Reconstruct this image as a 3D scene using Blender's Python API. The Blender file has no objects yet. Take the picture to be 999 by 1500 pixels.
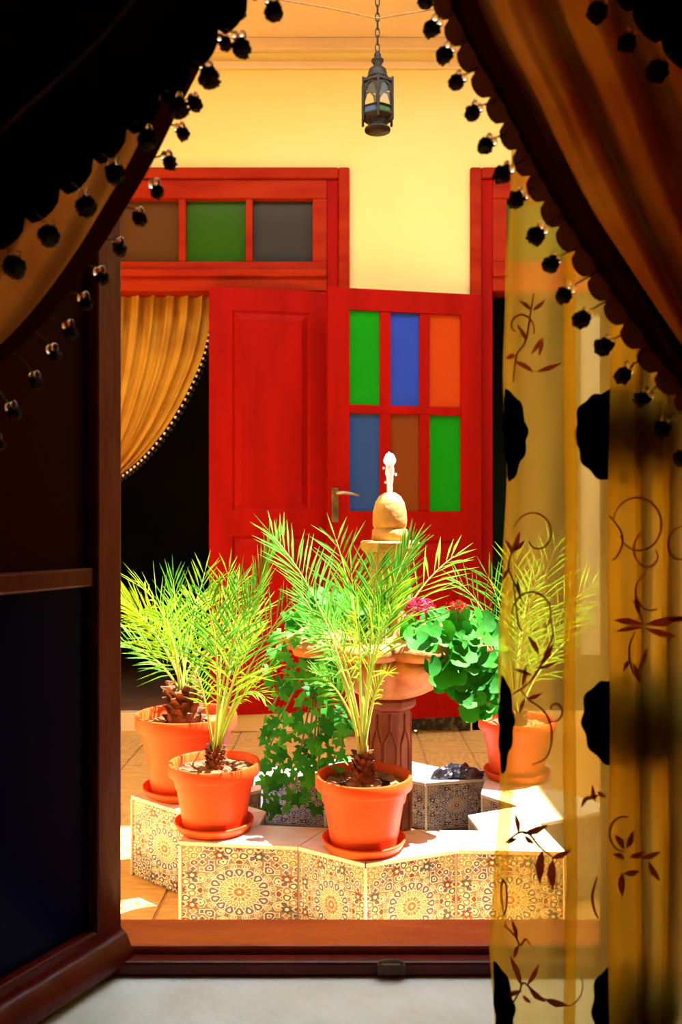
import bpy, math, random
from mathutils import Vector, Matrix, noise
random.seed(7)
R = math.radians
scene = bpy.context.scene
COL = scene.collection

# ------------------------------------------------------------------ camera, sky, sun, exposure
F, CX, YH, HC = 1300.0, 499.5, 760.0, 1.0          # focal length in px, principal column, horizon row, eye height
cam_d = bpy.data.cameras.new('camera')
cam = bpy.data.objects.new('camera', cam_d); COL.objects.link(cam)
cam.location = (0, 0, HC); cam.rotation_euler = (R(90), 0, 0)
cam_d.sensor_fit = 'VERTICAL'; cam_d.sensor_height = 36.0; cam_d.sensor_width = 24.0
cam_d.lens = F / 1500 * 36.0
cam_d.shift_y = (YH - 750) / 1500
cam_d.clip_start = 0.02
cam_d.dof.use_dof = True; cam_d.dof.focus_distance = 2.4; cam_d.dof.aperture_fstop = 7.0
scene.camera = cam

world = bpy.data.worlds.new('sky'); scene.world = world; world.use_nodes = True
bg = world.node_tree.nodes['Background']
bg.inputs[0].default_value = (0.80, 0.90, 1.0, 1); bg.inputs[1].default_value = 5.0

sun_d = bpy.data.lights.new('sun', 'SUN'); sun_d.energy = 30.0; sun_d.angle = R(0.53); sun_d.color = (1, 0.96, 0.88)
sun = bpy.data.objects.new('sun', sun_d); COL.objects.link(sun)
SUN = Vector((0.36, 0.12, 0.93)).normalized()
sun.rotation_euler = SUN.to_track_quat('Z', 'Y').to_euler(); sun.location = (2, 3, 8)

vs = scene.view_settings
vs.view_transform = 'Standard'; vs.look = 'None'; vs.gamma = 1.0; vs.use_curve_mapping = False
vs.exposure = 0.5

# ------------------------------------------------------------------ helpers
def P(px, py, d):
    return Vector(((px - CX) / F * d, d, HC + (YH - py) / F * d))

I4 = Matrix.Identity(4)
WM = {}
def link(o, parent=None, world=True):
    COL.objects.link(o)
    if parent is not None:
        o.parent = parent
        if world:
            o.matrix_parent_inverse = WM[parent.as_pointer()].inverted(); WM[o.as_pointer()] = o.matrix_basis.copy()
        else:
            WM[o.as_pointer()] = WM[parent.as_pointer()] @ o.matrix_basis
    else:
        WM[o.as_pointer()] = o.matrix_basis.copy()
    return o

def tag(o, label=None, cat=None, group=None, kind=None):
    if label: o['label'] = label
    if cat: o['category'] = cat
    if group: o['group'] = group
    if kind: o['kind'] = kind
    return o

def empty(name, loc=(0, 0, 0), rz=0.0):
    o = bpy.data.objects.new(name, None); o.empty_display_size = 0.1
    o.location = loc; o.rotation_euler = (0, 0, rz)
    o.matrix_basis = Matrix.Translation(loc) @ Matrix.Rotation(rz, 4, 'Z')
    return link(o)

def inst(name, mesh, mtx, parent=None, world=True):
    o = bpy.data.objects.new(name, mesh); o.matrix_basis = mtx
    return link(o, parent, world)

class MB:
    def __init__(s): s.v = []; s.f = []; s.m = []; s.cur = 0
    def add(s, vs_, fs_):
        b = len(s.v); s.v += [tuple(v) for v in vs_]
        for f in fs_: s.f.append(tuple(i + b for i in f)); s.m.append(s.cur)
        return s
    def box(s, x0, x1, y0, y1, z0, z1):
        return s.add([(x0,y0,z0),(x1,y0,z0),(x1,y1,z0),(x0,y1,z0),(x0,y0,z1),(x1,y0,z1),(x1,y1,z1),(x0,y1,z1)],
                     [(0,3,2,1),(4,5,6,7),(0,1,5,4),(1,2,6,5),(2,3,7,6),(3,0,4,7)])
    def prism(s, poly, z0, z1):
        n = len(poly)
        vs_ = [(p[0], p[1], z0) for p in poly] + [(p[0], p[1], z1) for p in poly]
        return s.add(vs_, [tuple(range(n))[::-1], tuple(range(n, 2*n))] + [(i, (i+1) % n, n+(i+1) % n, n+i) for i in range(n)])
    def tube(s, pts, r, n=8, cap=True, closed=False):
        pts = [Vector(p) for p in pts]; m = len(pts); vs_ = []
        rr = r if isinstance(r, (list, tuple)) else [r]*m
        up = Vector((0.13, 0.31, 0.94)); prev = None
        for i, p in enumerate(pts):
            a = pts[(i-1) % m] if (closed or i > 0) else p
            b = pts[(i+1) % m] if (closed or i < m-1) else p
            t = (b - a).normalized()
            sd = t.cross(up if prev is None else prev)
            if sd.length < 1e-4: sd = t.cross(Vector((1, 0, 0)))
            sd.normalize(); u = sd.cross(t).normalized(); prev = u
            for k in range(n):
                an = 2*math.pi*k/n
                vs_.append(p + sd*math.cos(an)*rr[i] + u*math.sin(an)*rr[i])
        fs_ = []
        for i in range(m if closed else m-1):
            j = (i+1) % m
            for k in range(n):
                fs_.append((i*n+k, i*n+(k+1) % n, j*n+(k+1) % n, j*n+k))
        if cap and not closed:
            fs_.append(tuple(range(n))[::-1]); fs_.append(tuple((m-1)*n+k for k in range(n)))
        return s.add(vs_, fs_)
    def lathe(s, prof, n=32, c=(0, 0, 0), mod=None, rot=0):
        vs_ = []
        for (r, z) in prof:
            for k in range(n):
                a = 2*math.pi*k/n + rot
                q = r*(mod(a, r, z) if mod else 1)
                vs_.append((c[0]+q*math.cos(a), c[1]+q*math.sin(a), c[2]+z))
        fs_ = [(i*n+k, i*n+(k+1) % n, (i+1)*n+(k+1) % n, (i+1)*n+k) for i in range(len(prof)-1) for k in range(n)]
        if prof[0][0] > 1e-6: fs_.append(tuple(range(n))[::-1])
        if prof[-1][0] > 1e-6: fs_.append(tuple((len(prof)-1)*n+k for k in range(n)))
        return s.add(vs_, fs_)
    def grid(s, pts):                      # pts[i][j] vectors
        a, b = len(pts), len(pts[0])
        return s.add([p for row in pts for p in row],
                     [(i*b+j, i*b+j+1, (i+1)*b+j+1, (i+1)*b+j) for i in range(a-1) for j in range(b-1)])
    def mesh(s, name, mats, smooth=False):
        me = bpy.data.meshes.new(name); me.from_pydata(s.v, [], s.f)
        for m in (mats if isinstance(mats, (list, tuple)) else [mats]): me.materials.append(m)
        for p, i in zip(me.polygons, s.m): p.material_index = i; p.use_smooth = smooth
        me.validate(); me.update()
        return me
    def build(s, name, mats, parent=None, smooth=False, world=True, bevel=0, autosm=None):
        o = bpy.data.objects.new(name, s.mesh(name, mats, smooth))
        link(o, parent, world)
        if bevel:
            b = o.modifiers.new('bevel', 'BEVEL'); b.width = bevel; b.segments = 2; b.limit_method = 'ANGLE'
        return o

def box(name, x0, x1, y0, y1, z0, z1, mat, parent=None, world=True, bevel=0):
    return MB().box(x0, x1, y0, y1, z0, z1).build(name, mat, parent, world=world, bevel=bevel)

def spline(pts, n):                          # Catmull-Rom through 2-D/3-D points, n samples
    pts = [Vector(p) for p in pts]; m = len(pts); out = []
    for i in range(n):
        t = i/(n-1)*(m-1); k = min(int(t), m-2); f = t-k
        p0 = pts[max(k-1, 0)]; p1 = pts[k]; p2 = pts[k+1]; p3 = pts[min(k+2, m-1)]
        out.append(0.5*((2*p1) + (p2-p0)*f + (2*p0-5*p1+4*p2-p3)*f*f + (3*p1-p0-3*p2+p3)*f**3))
    return out

# ------------------------------------------------------------------ materials
def newmat(name):
    m = bpy.data.materials.new(name); m.use_nodes = True; nt = m.node_tree; nt.nodes.clear()
    out = nt.nodes.new('ShaderNodeOutputMaterial')
    return m, nt, out
def surf(name, c1, c2=None, scale=8.0, rough=0.6, bump=0.0, bscale=None, stretch=(1, 1, 1), spec=0.4, metal=0.0, detail=5, lo=0.35, hi=0.65):
    m, nt, out = newmat(name); N = nt.nodes.new; L = nt.links.new
    b = N('ShaderNodeBsdfPrincipled'); L(b.outputs[0], out.inputs[0])
    b.inputs['Roughness'].default_value = rough; b.inputs['Specular IOR Level'].default_value = spec; b.inputs['Metallic'].default_value = metal
    c2 = c2 or tuple(x*0.82 for x in c1)
    tc = N('ShaderNodeTexCoord'); mp = N('ShaderNodeMapping'); L(tc.outputs['Object'], mp.inputs[0]); mp.inputs['Scale'].default_value = stretch
    nz = N('ShaderNodeTexNoise'); nz.inputs['Scale'].default_value = scale; nz.inputs['Detail'].default_value = detail; L(mp.outputs[0], nz.inputs['Vector'])
    cr = N('ShaderNodeValToRGB'); cr.color_ramp.elements[0].color = (*c1, 1); cr.color_ramp.elements[1].color = (*c2, 1)
    cr.color_ramp.elements[0].position = lo; cr.color_ramp.elements[1].position = hi
    L(nz.outputs[0], cr.inputs[0]); L(cr.outputs[0], b.inputs['Base Color'])
    if bump:
        n2 = N('ShaderNodeTexNoise'); n2.inputs['Scale'].default_value = bscale or scale*3; n2.inputs['Detail'].default_value = 4; L(mp.outputs[0], n2.inputs['Vector'])
        bp = N('ShaderNodeBump'); bp.inputs['Strength'].default_value = bump; bp.inputs['Distance'].default_value = 0.01
        L(n2.outputs[0], bp.inputs['Height']); L(bp.outputs[0], b.inputs['Normal'])
    return m
def cloth(name, c, trans, clear=0.0, tint=(1, 1, 1), weave=900.0, rough=1.0, c2=None, cscale=10):
    """fabric: diffuse + translucent, with 'clear' the open share of the weave"""
    m, nt, out = newmat(name); N = nt.nodes.new; L = nt.links.new
    tc = N('ShaderNodeTexCoord'); nz = N('ShaderNodeTexNoise'); nz.inputs['Scale'].default_value = cscale; L(tc.outputs['Object'], nz.inputs['Vector'])
    cr = N('ShaderNodeValToRGB'); c2 = c2 or tuple(x*0.75 for x in c)
    cr.color_ramp.elements[0].color = (*c, 1); cr.color_ramp.elements[1].color = (*c2, 1); L(nz.outputs[0], cr.inputs[0])
    cr.color_ramp.elements[0].position = 0.35; cr.color_ramp.elements[1].position = 0.65
    d = N('ShaderNodeBsdfDiffuse'); t = N('ShaderNodeBsdfTranslucent'); L(cr.outputs[0], d.inputs[0]); L(cr.outputs[0], t.inputs[0])
    mx = N('ShaderNodeMixShader'); mx.inputs[0].default_value = trans; L(d.outputs[0], mx.inputs[1]); L(t.outputs[0], mx.inputs[2])
    wv = N('ShaderNodeTexWave'); wv.inputs['Scale'].default_value = weave; wv.bands_direction = 'Z'; L(tc.outputs['Object'], wv.inputs['Vector'])
    bp = N('ShaderNodeBump'); bp.inputs['Strength'].default_value = 0.15; bp.inputs['Distance'].default_value = 0.001
    L(wv.outputs['Fac'], bp.inputs['Height']); L(bp.outputs[0], d.inputs['Normal'])
    sh = mx
    if clear:
        tr = N('ShaderNodeBsdfTransparent'); tr.inputs[0].default_value = (*tint, 1)
        m2 = N('ShaderNodeMixShader'); m2.inputs[0].default_value = clear; L(mx.outputs[0], m2.inputs[1]); L(tr.outputs[0], m2.inputs[2]); sh = m2
    L(sh.outputs[0], out.inputs[0])
    return m
def leafmat(name, c1, c2, trans=0.45, scale=14, rough=0.45):
    m, nt, out = newmat(name); N = nt.nodes.new; L = nt.links.new
    oi = N('ShaderNodeObjectInfo'); tc = N('ShaderNodeTexCoord')
    nz = N('ShaderNodeTexNoise'); nz.inputs['Scale'].default_value = scale; L(tc.outputs['Object'], nz.inputs['Vector'])
    ad = N('ShaderNodeMath'); ad.operation = 'ADD'; L(nz.outputs[0], ad.inputs[0]); L(oi.outputs['Random'], ad.inputs[1])
    hf = N('ShaderNodeMath'); hf.operation = 'MULTIPLY'; hf.inputs[1].default_value = 0.5; L(ad.outputs[0], hf.inputs[0])
    cr = N('ShaderNodeValToRGB'); cr.color_ramp.elements[0].color = (*c1, 1); cr.color_ramp.elements[1].color = (*c2, 1)
    cr.color_ramp.elements[0].position = 0.25; cr.color_ramp.elements[1].position = 0.75; L(hf.outputs[0], cr.inputs[0])
    b = N('ShaderNodeBsdfPrincipled'); b.inputs['Roughness'].default_value = .6; b.inputs['Specular IOR Level'].default_value = .2; L(cr.outputs[0], b.inputs['Base Color'])
    t = N('ShaderNodeBsdfTranslucent'); L(cr.outputs[0], t.inputs[0])
    mx = N('ShaderNodeMixShader'); mx.inputs[0].default_value = trans; L(b.outputs[0], mx.inputs[1]); L(t.outputs[0], mx.inputs[2]); L(mx.outputs[0], out.inputs[0])
    return m
def glass(name, tint, body, clear=0.6, rough=0.15, ior=1.3):
    """sheet of coloured glass: tinted see-through, a little cloudy body, a glossy face"""
    m, nt, out = newmat(name); N = nt.nodes.new; L = nt.links.new
    tr = N('ShaderNodeBsdfTransparent'); tr.inputs[0].default_value = (*tint, 1)
    tl = N('ShaderNodeBsdfDiffuse'); tl.inputs[0].default_value = (*body, 1)
    g = N('ShaderNodeBsdfGlossy'); g.inputs['Roughness'].default_value = rough
    a = N('ShaderNodeMixShader'); a.inputs[0].default_value = clear; L(tl.outputs[0], a.inputs[1]); L(tr.outputs[0], a.inputs[2])
    fr = N('ShaderNodeFresnel'); fr.inputs[0].default_value = ior
    nz = N('ShaderNodeTexNoise'); nz.inputs['Scale'].default_value = 30; tc = N('ShaderNodeTexCoord'); L(tc.outputs['Object'], nz.inputs['Vector'])
    bp = N('ShaderNodeBump'); bp.inputs['Strength'].default_value = 0.1; L(nz.outputs[0], bp.inputs['Height']); L(bp.outputs[0], g.inputs['Normal'])
    c = N('ShaderNodeMixShader'); L(fr.outputs[0], c.inputs[0]); L(a.outputs[0], c.inputs[1]); L(g.outputs[0], c.inputs[2])
    L(c.outputs[0], out.inputs[0])
    return m

M = {}
M['yellow'] = surf('yellow_plaster', (0.94, 0.765, 0.30), (0.90, 0.71, 0.24), 1.6, 0.85, 0.10, 25, spec=0.2)
M['cream'] = surf('cream_plaster', (0.84, 0.62, 0.38), (0.78, 0.56, 0.33), 2, 0.85, 0.05, 20, spec=0.2)
M['red'] = surf('red_paint', (0.38, 0.004, 0.0005), (0.29, 0.003, 0.0004), 3, 0.55, 0.12, 14, (3, 3, 0.5), spec=0.06)
M['redorange'] = surf('red_orange_paint', (0.38, 0.026, 0.002), (0.29, 0.011, 0.001), 4, 0.55, 0.12, 14, (0.6, 3, 3), spec=0.06)
M['oxblood'] = surf('oxblood_paint', (0.14, 0.006, 0.002), (0.08, 0.004, 0.0015), 6, 0.35, 0.35, 22, (1, 1, 0.3), spec=0.2)
M['sillwood'] = surf('window_frame_paint', (0.58, 0.10, 0.012), (0.42, 0.05, 0.008), 9, 0.4, 0.3, 30, (0.4, 2, 2), spec=0.2)
M['plaster_in'] = surf('indoor_plaster', (0.45, 0.42, 0.36), (0.36, 0.33, 0.28), 3, 0.9, 0.2, 20)
M['sill_white'] = surf('whitewashed_sill', (0.84, 0.88, 0.84), (0.66, 0.64, 0.50), 5, 0.85, 0.3, 40, lo=0.4, hi=0.75)
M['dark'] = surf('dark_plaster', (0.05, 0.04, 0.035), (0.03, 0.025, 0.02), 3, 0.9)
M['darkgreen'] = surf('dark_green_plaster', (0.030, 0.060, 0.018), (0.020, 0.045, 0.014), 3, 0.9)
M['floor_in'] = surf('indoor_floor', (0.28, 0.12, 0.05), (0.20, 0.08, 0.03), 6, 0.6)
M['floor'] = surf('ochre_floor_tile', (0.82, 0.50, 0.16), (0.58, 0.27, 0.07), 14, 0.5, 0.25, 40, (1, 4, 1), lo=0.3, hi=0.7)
M['grout'] = surf('floor_grout', (0.58, 0.34, 0.12), (0.48, 0.26, 0.09), 30, 0.9)
M['dado'] = surf('dark_mosaic', (0.02, 0.02, 0.015), (0.16, 0.12, 0.07), 55, 0.35, lo=0.48, hi=0.62, detail=2)
M['terracotta'] = surf('terracotta_plastic', (0.72, 0.075, 0.008), (0.62, 0.055, 0.006), 6, 0.5, 0.05, 30, spec=0.25)
M['soil'] = surf('dry_soil', (0.32, 0.12, 0.05), (0.12, 0.04, 0.015), 60, 0.95, 0.9, 90)
M['bark'] = surf('palm_bark', (0.26, 0.09, 0.03), (0.08, 0.025, 0.01), 35, 0.9, 0.8, 60)
M['palm'] = leafmat('palm_leaf', (0.38, 0.56, 0.02), (0.14, 0.42, 0.02), 0.4)
M['palm_b'] = leafmat('palm_leaf_bluish', (0.14, 0.42, 0.04), (0.06, 0.28, 0.03), 0.35)
M['rachis'] = surf('palm_rib', (0.36, 0.46, 0.08), (0.26, 0.36, 0.05), 10, 0.6)
M['leaf'] = leafmat('geranium_leaf', (0.035, 0.28, 0.008), (0.010, 0.14, 0.008), 0.35)
M['ivy'] = leafmat('ivy_leaf', (0.08, 0.42, 0.03), (0.015, 0.16, 0.012), 0.35)
M['stem'] = surf('green_stem', (0.12, 0.22, 0.05), (0.16, 0.14, 0.05), 20, 0.6)
M['pink'] = leafmat('pink_petal', (0.65, 0.05, 0.16), (0.50, 0.02, 0.08), 0.3)
M['redpetal'] = leafmat('red_petal', (0.60, 0.02, 0.02), (0.45, 0.01, 0.02), 0.3)
M['stone'] = surf('carved_sandstone', (0.66, 0.36, 0.10), (0.50, 0.20, 0.05), 14, 0.7, 0.35, 50)
M['bowlstone'] = surf('carved_terracotta_stone', (0.56, 0.20, 0.05), (0.40, 0.11, 0.025), 14, 0.7, 0.35, 50)
M['redstone'] = surf('carved_red_stone', (0.32, 0.065, 0.02), (0.20, 0.035, 0.010), 12, 0.65, 0.35, 40)
M['tile_white'] = surf('glazed_white_tile', (0.80, 0.74, 0.72), (0.66, 0.58, 0.66), 22, 0.3, lo=0.45, hi=0.7)
M['tile_base'] = surf('printed_tile_glaze', (0.25, 0.19, 0.25), (0.15, 0.10, 0.14), 3.0, 0.3)
M['t_purple'] = surf('print_purple', (0.10, 0.07, 0.24), rough=0.3)
M['t_blue'] = surf('print_slate', (0.05, 0.07, 0.10), rough=0.3)
M['t_ochre'] = surf('print_ochre', (0.42, 0.26, 0.12), rough=0.3)
M['t_red'] = surf('print_maroon', (0.17, 0.02, 0.015), rough=0.3)
M['t_orange'] = surf('print_orange', (0.42, 0.14, 0.07), rough=0.3)
M['t_green'] = surf('print_olive', (0.26, 0.24, 0.07), rough=0.3)
M['t_pale'] = surf('print_white', (0.80, 0.80, 0.88), rough=0.3)
TILE = [M[k] for k in ('tile_base', 't_purple', 't_blue', 't_ochre', 't_red', 't_orange', 't_green', 't_pale')]
M['water'] = glass('still_water', (0.75, 0.75, 0.55), (0.25, 0.22, 0.10), 0.5, 0.05)
M['jet'] = cloth('foaming_water', (0.95, 0.95, 0.95), 0.5, 0.15)
M['brass'] = surf('aged_brass', (0.30, 0.20, 0.08), (0.12, 0.08, 0.03), 25, 0.4, 0.2, 60, metal=0.7)
M['lanternmetal'] = surf('dark_lantern_metal', (0.035, 0.022, 0.008), (0.015, 0.010, 0.005), 40, 0.5, 0.3, 70, metal=0.5)
M['steel'] = surf('worn_handle_metal', (0.55, 0.45, 0.30), (0.35, 0.25, 0.15), 20, 0.35, metal=0.8)
M['rust'] = surf('rusted_iron', (0.16, 0.06, 0.03), (0.07, 0.04, 0.03), 60, 0.7, 0.5, 90)
M['g_green'] = glass('green_glass', (0.06, 0.72, 0.03), (0.01, 0.50, 0.006), 0.5)
M['g_blue'] = glass('blue_glass', (0.10, 0.20, 0.85), (0.05, 0.13, 0.85), 0.5)
M['g_orange'] = glass('orange_glass', (0.95, 0.14, 0.01), (0.85, 0.09, 0.004), 0.4)
M['g_brown'] = glass('brown_glass', (0.62, 0.18, 0.02), (0.40, 0.09, 0.01), 0.5)
M['g_bluegreen'] = glass('blue_green_glass', (0.10, 0.25, 0.70), (0.05, 0.14, 0.42), 0.5)
M['f_green'] = glass('frosted_green_glass', (0.05, 0.3, 0.02), (0.03, 0.12, 0.006), 0.15)
M['f_brown'] = glass('frosted_brown_glass', (0.3, 0.1, 0.03), (0.13, 0.05, 0.012), 0.15)
M['f_grey'] = glass('frosted_grey_glass', (0.1, 0.1, 0.1), (0.050, 0.047, 0.042), 0.15)
M['f_pale'] = glass('frosted_pale_glass', (0.5, 0.55, 0.6), (0.42, 0.46, 0.52), 0.1)
M['g_navy'] = glass('navy_glass', (0.012, 0.012, 0.10), (0.002, 0.002, 0.028), 0.2, 0.2, 1.12)
M['g_umber'] = glass('umber_glass', (0.10, 0.02, 0.004), (0.040, 0.006, 0.002), 0.2, 0.4, 1.08)
M['g_clear'] = glass('lantern_glass', (0.97, 0.95, 0.85), (0.5, 0.5, 0.4), 0.9)
M['amber'] = cloth('amber_silk', (0.62, 0.24, 0.035), 0.45, c2=(0.46, 0.14, 0.02))
M['copper'] = cloth('copper_silk', (0.52, 0.22, 0.035), 0.40, c2=(0.38, 0.10, 0.016))
M['gold'] = cloth('gold_silk', (0.85, 0.46, 0.05), 0.30, c2=(0.62, 0.27, 0.03), cscale=4)
M['umber'] = cloth('dark_umber_velvet', (0.035, 0.012, 0.005), 0.08)
M['band'] = cloth('oxblood_braid', (0.10, 0.014, 0.006), 0.15)
M['lace'] = cloth('brown_lace', (0.10, 0.025, 0.012), 0.35)
M['blacklace'] = cloth('black_lace', (0.010, 0.006, 0.004), 0.05)
M['sheer'] = cloth('golden_voile', (0.84, 0.60, 0.10), 0.85, 0.58, (0.98, 0.88, 0.45), c2=(0.74, 0.50, 0.07), cscale=3)
M['velvet'] = cloth('black_velvet', (0.006, 0.004, 0.003), 0.02)
M['thread'] = cloth('brown_thread', (0.52, 0.20, 0.035), 0.8)
M['pom'] = surf('black_wool', (0.012, 0.006, 0.004), (0.03, 0.012, 0.006), 200, 0.95)
M['pomb'] = surf('brown_wool', (0.06, 0.018, 0.008), (0.025, 0.008, 0.004), 200, 0.9)
M['bead'] = surf('pearl_bead', (0.85, 0.70, 0.50), (0.7, 0.5, 0.3), 40, 0.12, spec=1.0)
m_, nt_, out_ = newmat('glass_bead'); b_ = nt_.nodes.new('ShaderNodeBsdfPrincipled'); nt_.links.new(b_.outputs[0], out_.inputs[0])
b_.inputs['Base Color'].default_value = (1, .93, .82, 1); b_.inputs['Roughness'].default_value = .03; b_.inputs['IOR'].default_value = 1.5; b_.inputs['Transmission Weight'].default_value = 1.0
M['glassbead'] = m_
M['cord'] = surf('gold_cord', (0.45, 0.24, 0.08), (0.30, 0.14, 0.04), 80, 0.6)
M['bag'] = surf('black_plastic', (0.012, 0.012, 0.020), (0.02, 0.02, 0.035), 20, 0.22, 0.3, 30, spec=0.8)

def struct(o, label=None): return tag(o, label, None, None, 'structure')

# ------------------------------------------------------------------ the setting
WY = 4.20                                             # back wall of the courtyard
D1 = (-1.265, 0.040); D2 = (0.609, 1.93); DT = 2.654  # outer edges and top of the two door frames
XL, XR, ZC = -1.90, 2.20, 3.262
# back wall with two doorways
o = MB().box(XL, D1[0], WY, WY+.22, 0, ZC).box(D1[1], D2[0], WY, WY+.22, 0, ZC).box(D2[1], XR, WY, WY+.22, 0, ZC) \
    .box(D1[0], D1[1], WY, WY+.22, DT, ZC).box(D2[0], D2[1], WY, WY+.22, DT, ZC).build('wall_back', M['yellow'])
struct(o, 'yellow plastered courtyard wall around the red doors')
struct(box('wall_left', XL-.2, XL, 1.52, WY+.22, 0, ZC, M['yellow']), 'yellow courtyard side wall beyond the open casement')
struct(box('wall_right', XR, XR+.2, 1.52, WY+.22, 0, ZC, M['yellow']), 'yellow courtyard side wall behind the voile curtain')
# cornice mouldings under the gallery ceiling
t = empty('trim_1', (0, WY, 3.12)); struct(t, 'cream cornice moulding under the ceiling')
box('moulding', XL, XR, WY-.035, WY, 3.205, 3.262, M['cream'], t, bevel=.006)
box('moulding', XL, XR, WY-.020, WY, 3.125, 3.160, M['cream'], t, bevel=.006)
# ceiling of the gallery with the open light well
OX0, OX1, OY0, OY1 = -1.05, 1.80, 2.02, 3.32
o = MB().box(XL-.2, OX0, 1.12, WY+.22, ZC, ZC+.16).box(OX1, XR+.2, 1.12, WY+.22, ZC, ZC+.16) \
    .box(OX0, OX1, 1.12, OY0, ZC, ZC+.16).box(OX0, OX1, OY1, WY+.22, ZC, ZC+.16).build('ceiling', M['cream'])
struct(o, 'cream gallery ceiling around the open light well')
# floor with tiles
fl = box('floor', XL, XR, 1.5, WY, -.06, -.004, M['grout']); struct(fl, 'ochre tiled courtyard floor')
ft = MB().box(-.0985, .0985, -.0985, .0985, -.012, 0).mesh('floor_tile', M['floor'])
for i in range(20):
    for j in range(14):
        x = XL + .1 + i*.205; y = WY - .1 - j*.2
        if y < 1.6: continue
        inst('floor_tile', ft, Matrix.Translation((x, y, random.uniform(-.001, .001))) @ Matrix.Rotation(random.choice((0, R(90), R(180))) + random.uniform(-.008, .008), 4, 'Z'), fl)
# dark mosaic dado on the pier between the doors
t = empty('trim_2', (.32, WY, 0)); struct(t, 'dark mosaic dado on the wall behind the open glazed door')
for i in range(5):
    w = (D2[0]-D1[1])/5; x = D1[1]+i*w
    for j in range(10):
        box('mosaic_tile', x+.001, x+w-.001, WY-.010, WY, .002+j*.114, .002+j*.114+.112, M['dado'], t)

# rooms behind the two doors
def room(name, x0, x1, y0, y1, z0, z1, mat, label):
    o = MB().box(x0-.1, x0, y0, y1, z0, z1).box(x1, x1+.1, y0, y1, z0, z1).box(x0, x1, y1, y1+.1, z0, z1).box(x0-.1, x1+.1, y0, y1+.1, z1, z1+.1) \
        .build(name, mat); struct(o, label)
    return o
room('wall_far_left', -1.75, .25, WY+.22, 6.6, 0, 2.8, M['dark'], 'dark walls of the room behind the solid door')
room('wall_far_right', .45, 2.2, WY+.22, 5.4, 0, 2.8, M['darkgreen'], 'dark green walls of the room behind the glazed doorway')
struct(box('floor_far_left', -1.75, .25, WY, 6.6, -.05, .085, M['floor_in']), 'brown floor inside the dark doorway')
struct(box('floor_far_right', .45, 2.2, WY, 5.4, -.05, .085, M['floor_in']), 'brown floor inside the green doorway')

# ---- doors
def door_frame(d, x0, x1, panes):
    """architrave, jambs, head, transom light; inner opening between x0+.1 and x1-.1"""
    yf = WY-.030
    # outer moulding
    b = MB(); w = .052
    b.box(x0, x0+w, yf, WY+.2, .0, DT).box(x1-w, x1, yf, WY+.2, .0, DT).box(x0+w, x1-w, yf, WY+.2, DT-w, DT)
    b.build('architrave', M['redorange'], d, bevel=.007)
    b = MB(); w2 = .055; yi = yf+.018
    b.box(x0+w, x0+w+w2, yi, WY+.18, .0, DT-w).box(x1-w-w2, x1-w, yi, WY+.18, .0, DT-w)
    b.build('jamb', M['red'], d, bevel=.004)
    ztop, zbot = HC+(YH-292)*WY/F, HC+(YH-384)*WY/F
    a0, a1 = x0+w+w2, x1-w-w2
    MB().box(a0, a1, yi, WY+.12, ztop, DT-w).build('transom_rail', M['redorange'], d, bevel=.005)
    MB().box(a0, a1, yi, WY+.12, 2.075, zbot).build('transom_rail', M['redorange'], d, bevel=.005)
    MB().box(a0, a1, yi-.018, yi+.03, zbot-.075, zbot-.040).build('transom_bead', M['redorange'], d, bevel=.006)
    prev = a0
    for k, (p0, p1, mt) in enumerate(panes):
        box('glazing_bar', prev, p0, yi+.004, WY+.08, zbot, ztop, M['redorange'], d, bevel=.003)
        box('transom_pane', p0, p1, WY+.03, WY+.036, zbot, ztop, M[mt], d)
        prev = p1
    box('glazing_bar', prev, a1, yi+.004, WY+.08, zbot, ztop, M['redorange'], d, bevel=.003)
    box('threshold', x0, x1, WY-.03, WY+.02, 0, .090, M['cream'], d, bevel=.004)
    return a0, a1
k = WY/F
bx_ = lambda px: (px-CX)*k
d1 = empty('door_1', (-.6, WY, 0)); struct(d1, 'red double door with transom lights and a gold curtain in its dark half')
a0, a1 = door_frame(d1, D1[0], D1[1], [(bx_(174), bx_(262), 'f_brown'), (bx_(272), bx_(360), 'f_green'), (bx_(370), bx_(458), 'f_grey')])
# solid leaf, hinged on the right jamb and slightly ajar towards the courtyard
def leaf_xform(hx, hy, ang):
    return Matrix.Translation((hx, hy, 0)) @ Matrix.Rotation(ang, 4, 'Z')
def raised_panel(x0, x1, z0, z1, yf, depth=.012, bev=.03):
    b = MB()
    b.add([(x0,yf,z0),(x1,yf,z0),(x1,yf,z1),(x0,yf,z1),
           (x0+.012,yf+.010,z0+.012),(x1-.012,yf+.010,z0+.012),(x1-.012,yf+.010,z1-.012),(x0+.012,yf+.010,z1-.012),
           (x0+.012+bev,yf-.002,z0+.012+bev),(x1-.012-bev,yf-.002,z0+.012+bev),(x1-.012-bev,yf-.002,z1-.012-bev),(x0+.012+bev,yf-.002,z1-.012-bev)],
          [(0,1,5,4),(1,2,6,5),(2,3,7,6),(3,0,4,7),(4,5,9,8),(5,6,10,9),(6,7,11,10),(7,4,8,11),(8,9,10,11)])
    return b
LW = .560
X1 = leaf_xform(a1+.012, WY-.020, R(10))               # local x runs to the left (negative)
def leafpart(name, mb, mat, parent, X, smooth=False, bevel=0):
    mb.v = [tuple(X @ Vector(v)) for v in mb.v]
    return mb.build(name, mat, parent, smooth=smooth, bevel=bevel)
zb, zt = .092, 2.068
panels = [(-LW+.105, -.09, .92+.115, zt-.10), (-LW+.105, -.09, .20, .92)]
b = MB()
b.box(-LW, -LW+.105, 0, .04, zb, zt).box(-.09, 0, 0, .04, zb, zt)
b.box(-LW+.105, -.09, 0, .04, zb, .20).box(-LW+.105, -.09, 0, .04, .92, 1.035).box(-LW+.105, -.09, 0, .04, zt-.10, zt)
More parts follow.
